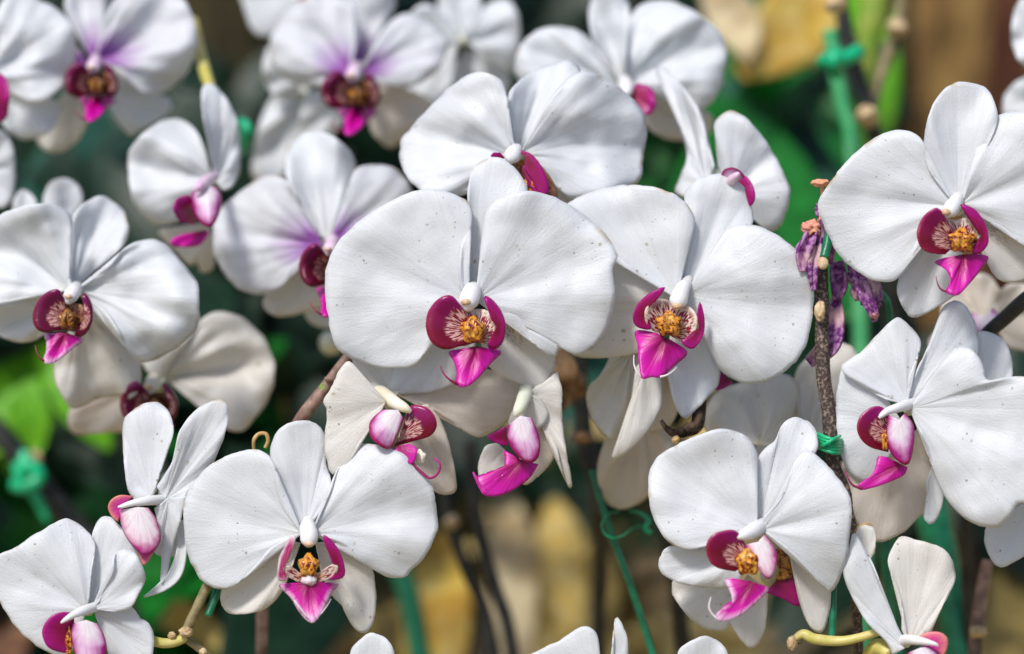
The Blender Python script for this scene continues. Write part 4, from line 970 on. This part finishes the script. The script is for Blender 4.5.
ribbon('dried_petal', [(836, 262, 20, 6), (838, 285, 18, 8), (836, 300, 18, 3)], M['withered'], e, .001, 1.0, wav=.9)
ribbon('dried_petal', [(836, 298, 20, 4), (835, 320, 18, 8), (828, 345, 17, 10), (808, 362, 18, 5)], M['withered'], e, .001, .8, wav=.5)
tag(tube('dry_tendril', [(254, 450, 6, 1.6), (254, 440, 5, 2), (259, 434, 5, 2), (266, 434, 4, 2), (268, 441, 4, 2), (265, 448, 4, 1.8)], M['tan'], None, 10), 'tan curled dry tendril above the narrow-lipped bloom', 'tendril')
o = blob('orchid_bud', (331, 343, 60), 12, 12, 4, M['greenish'], None, .08, 2, seed=1)
tag(o, 'round whitish green bud blurred in the gap left of the central bloom', 'bud')
tag(tube('dry_tendril', [(855, 532, 0, 1.6), (860, 527, -1, 1.8), (868, 524, -1, 1.8), (872, 527, -1, 1.2)], M['tan'], None, 10), 'brown dry wisp on the small sepal above the V-shaped bloom', 'tendril')

# ---------------------------------------------------------------- background foliage
leaf([(650, 330, 187, 20), (690, 250, 247, 40), (730, 160, 325, 42), (770, 100, 380, 28), (800, 60, 420, 3)], 'leaf', 'broad mid green leaf behind the side-on bloom')
leaf([(850, 320, 141, 12), (810, 240, 211, 30), (770, 170, 273, 34), (710, 120, 331, 26), (660, 90, 373, 3)], 'leaf', 'second broad green leaf crossing low behind the withered blooms')
leaf([(880, 250, 252, 14), (830, 190, 307, 30), (790, 130, 362, 32), (740, 90, 402, 20), (700, 70, 427, 3)], 'leaf_grey', 'paler green leaf arching behind the stake at the top right')
leaf([(852, 170, 337, 20), (876, 100, 390, 20), (868, 30, 452, 24), (850, -60, 530, 8)], 'leaf_bright', 'bright lime leaf lit behind the forked stems at the top right')
leaf([(740, 75, 260, 8), (775, 45, 279, 34), (805, 10, 301, 38), (830, -40, 338, 10)], 'leaf_gold', 'dry yellow leaf hanging at the top right beyond the green leaves')
leaf([(-60, 460, 195, 20), (-10, 415, 229, 36), (25, 385, 257, 32), (60, 345, 292, 4)], 'leaf_bright', 'bright green leaf at the left edge below the large left bloom')
leaf([(80, 680, 160, 30), (120, 590, 228, 55), (160, 500, 305, 55), (200, 420, 375, 10)], 'leaf', 'deep green leaf behind the ear-petalled bloom')
leaf([(240, 680, 212, 30), (280, 620, 257, 60), (320, 560, 312, 50), (350, 500, 367, 6)], 'leaf_dark', 'dark green leaf behind the lip of the narrow-lipped bloom')
leaf([(40, 260, 238, 20), (70, 200, 283, 50), (110, 150, 330, 50), (150, 100, 378, 8)], 'leaf_grey', 'blue-green leaf behind the buds at upper left')
leaf([(60, 560, 354, 30), (75, 500, 399, 45), (80, 440, 454, 30), (90, 390, 501, 6)], 'leaf_tan', 'dry tan leaf hanging behind the dark stem at the left')
leaf([(560, 420, 285, 20), (575, 380, 315, 40), (600, 340, 355, 45), (640, 300, 395, 6)], 'leaf_grey', 'grey-green leaf low behind the gap between the two middle blooms')
leaf([(280, 480, 263, 30), (250, 420, 308, 60), (260, 350, 370, 60), (220, 260, 448, 10)], 'leaf_dark', 'dark leaf behind the gap below the soft left bloom')

DL = 'dry leaves behind the stems at the bottom'
def dry(path, mat, label):
    return tag(ribbon('dry_leaf', path, M[mat], None, .0012, .25, 8, 9, 0, wav=.2), label, 'dry leaf', DL)
dry([(430, 690, 238, 30), (436, 630, 283, 34), (440, 580, 325, 30), (448, 530, 368, 8)], 'leaf_gold', 'yellow dry leaf painted as a sunlit patch behind the narrow-lipped bloom at bottom centre')  # added leaf, its gold stands for sunlight on the background
dry([(505, 700, 245, 20), (512, 620, 305, 24), (512, 550, 358, 24), (500, 480, 420, 6)], 'leaf_cream', 'tan dry leaf right of the two dark blurred stems')
dry([(560, 690, 259, 18), (562, 600, 326, 26), (560, 540, 376, 24), (552, 500, 411, 5)], 'leaf_yellow', 'second yellowish dry leaf between the dark stems and the green stake')
dry([(600, 660, 291, 10), (604, 600, 336, 15), (603, 550, 374, 12), (598, 520, 401, 4)], 'leaf_olive', 'olive dry leaf close to the slim slanting green stake')
dry([(385, 690, 241, 22), (384, 640, 279, 26), (386, 590, 321, 26), (392, 530, 371, 8)], 'leaf_olive', 'olive brown dry leaf below the right sepal of the narrow-lipped bloom')
dry([(200, 660, 327, 18), (270, 646, 337, 24), (340, 650, 339, 22), (400, 670, 329, 5)], 'leaf_tan', 'tan dry leaf lying along the bottom edge left of centre')
dry([(150, 600, 276, 8), (170, 612, 267, 16), (200, 625, 259, 16), (225, 650, 243, 5)], 'leaf_yellow', 'small yellow dry leaf behind the olive fork at lower left')
dry([(-20, 690, 195, 30), (5, 630, 240, 30), (15, 590, 275, 20), (18, 560, 303, 4)], 'leaf_rust', 'rust brown dry leaf in the bottom left corner')
dry([(1000, 690, 205, 30), (1004, 630, 250, 34), (1010, 590, 282, 26), (1020, 560, 308, 5)], 'leaf_olive', 'olive tan dry leaf in the bottom right corner')
dry([(940, 640, 234, 16), (950, 570, 286, 24), (952, 520, 324, 20), (950, 480, 359, 5)], 'leaf_rust', 'rusty dry leaf behind the thick green stake at lower right')
dry([(300, 430, 276, 12), (296, 390, 306, 18), (300, 350, 338, 16), (310, 320, 364, 4)], 'leaf_olive', 'ochre dry leaf behind the pinkish brown stem')
dry([(712, -20, 313, 14), (730, 15, 284, 24), (742, 40, 266, 20), (748, 62, 251, 3)], 'leaf_cream', 'creamy tan dry leaf at the top beside the yellow one')

def foliage(name, n, box, mat, label, seed, size=(.06, .14)):
    rnd = random.Random(seed)
    V = []; F = []; U = []
    for _ in range(n):
        u = rnd.uniform(box[0], box[1]); v = rnd.uniform(box[2], box[3]); d_ = rnd.uniform(box[4], box[5])
        c = P(u, v, d_); L = rnd.uniform(*size); w = L * rnd.uniform(.16, .3)
        a = Vector((rnd.uniform(-1, 1), rnd.uniform(-.8, .3), rnd.uniform(-.9, .5))).normalized()
        s = a.cross(Vector((rnd.uniform(-.4, .4), rnd.uniform(-1, 0), 1))).normalized(); nn = s.cross(a)
        b = len(V)
        for i in range(7):
            t = i / 6; ww = w * math.sin(math.pi * min(.98, t * .95 + .03)) ** .8
            m_ = c + a * L * t - nn * L * .35 * t * t
            for x in (-1, 0, 1):
                V.append(m_ + s * x * ww + nn * abs(x) * ww * .3); U.append(((x + 1) / 2, t))
        for i in range(6):
            for k in range(2):
                q = b + i * 3 + k; F.append((q, q + 1, q + 4, q + 3))
    o = new_obj(name, V, F, mat, None, {'fan': U, 'flat': [(p[0] * 3 + 1, p[1] * 3) for p in U]})
    return tag(o, label, 'foliage', None, 'stuff')
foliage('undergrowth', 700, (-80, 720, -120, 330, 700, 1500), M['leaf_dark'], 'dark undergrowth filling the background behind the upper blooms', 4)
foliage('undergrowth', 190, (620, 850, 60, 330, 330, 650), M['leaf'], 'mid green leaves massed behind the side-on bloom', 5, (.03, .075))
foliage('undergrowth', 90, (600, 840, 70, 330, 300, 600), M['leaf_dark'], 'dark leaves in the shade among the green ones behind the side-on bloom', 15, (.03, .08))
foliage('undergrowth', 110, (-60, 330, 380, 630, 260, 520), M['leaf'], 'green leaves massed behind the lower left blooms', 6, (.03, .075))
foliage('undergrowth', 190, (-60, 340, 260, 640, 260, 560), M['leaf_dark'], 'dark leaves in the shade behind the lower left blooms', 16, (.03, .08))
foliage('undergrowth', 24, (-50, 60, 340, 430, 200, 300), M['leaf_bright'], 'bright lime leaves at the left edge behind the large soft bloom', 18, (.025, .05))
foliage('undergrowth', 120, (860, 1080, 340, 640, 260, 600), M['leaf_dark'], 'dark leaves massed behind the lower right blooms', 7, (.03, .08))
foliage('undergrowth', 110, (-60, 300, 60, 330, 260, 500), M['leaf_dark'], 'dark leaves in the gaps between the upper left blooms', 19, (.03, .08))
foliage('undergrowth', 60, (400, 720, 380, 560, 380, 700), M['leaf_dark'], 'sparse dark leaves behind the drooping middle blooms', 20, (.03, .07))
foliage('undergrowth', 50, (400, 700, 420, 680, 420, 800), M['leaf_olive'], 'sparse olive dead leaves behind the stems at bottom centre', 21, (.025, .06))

for o_ in bpy.data.objects:
    if '_o' in o_: del o_['_o']
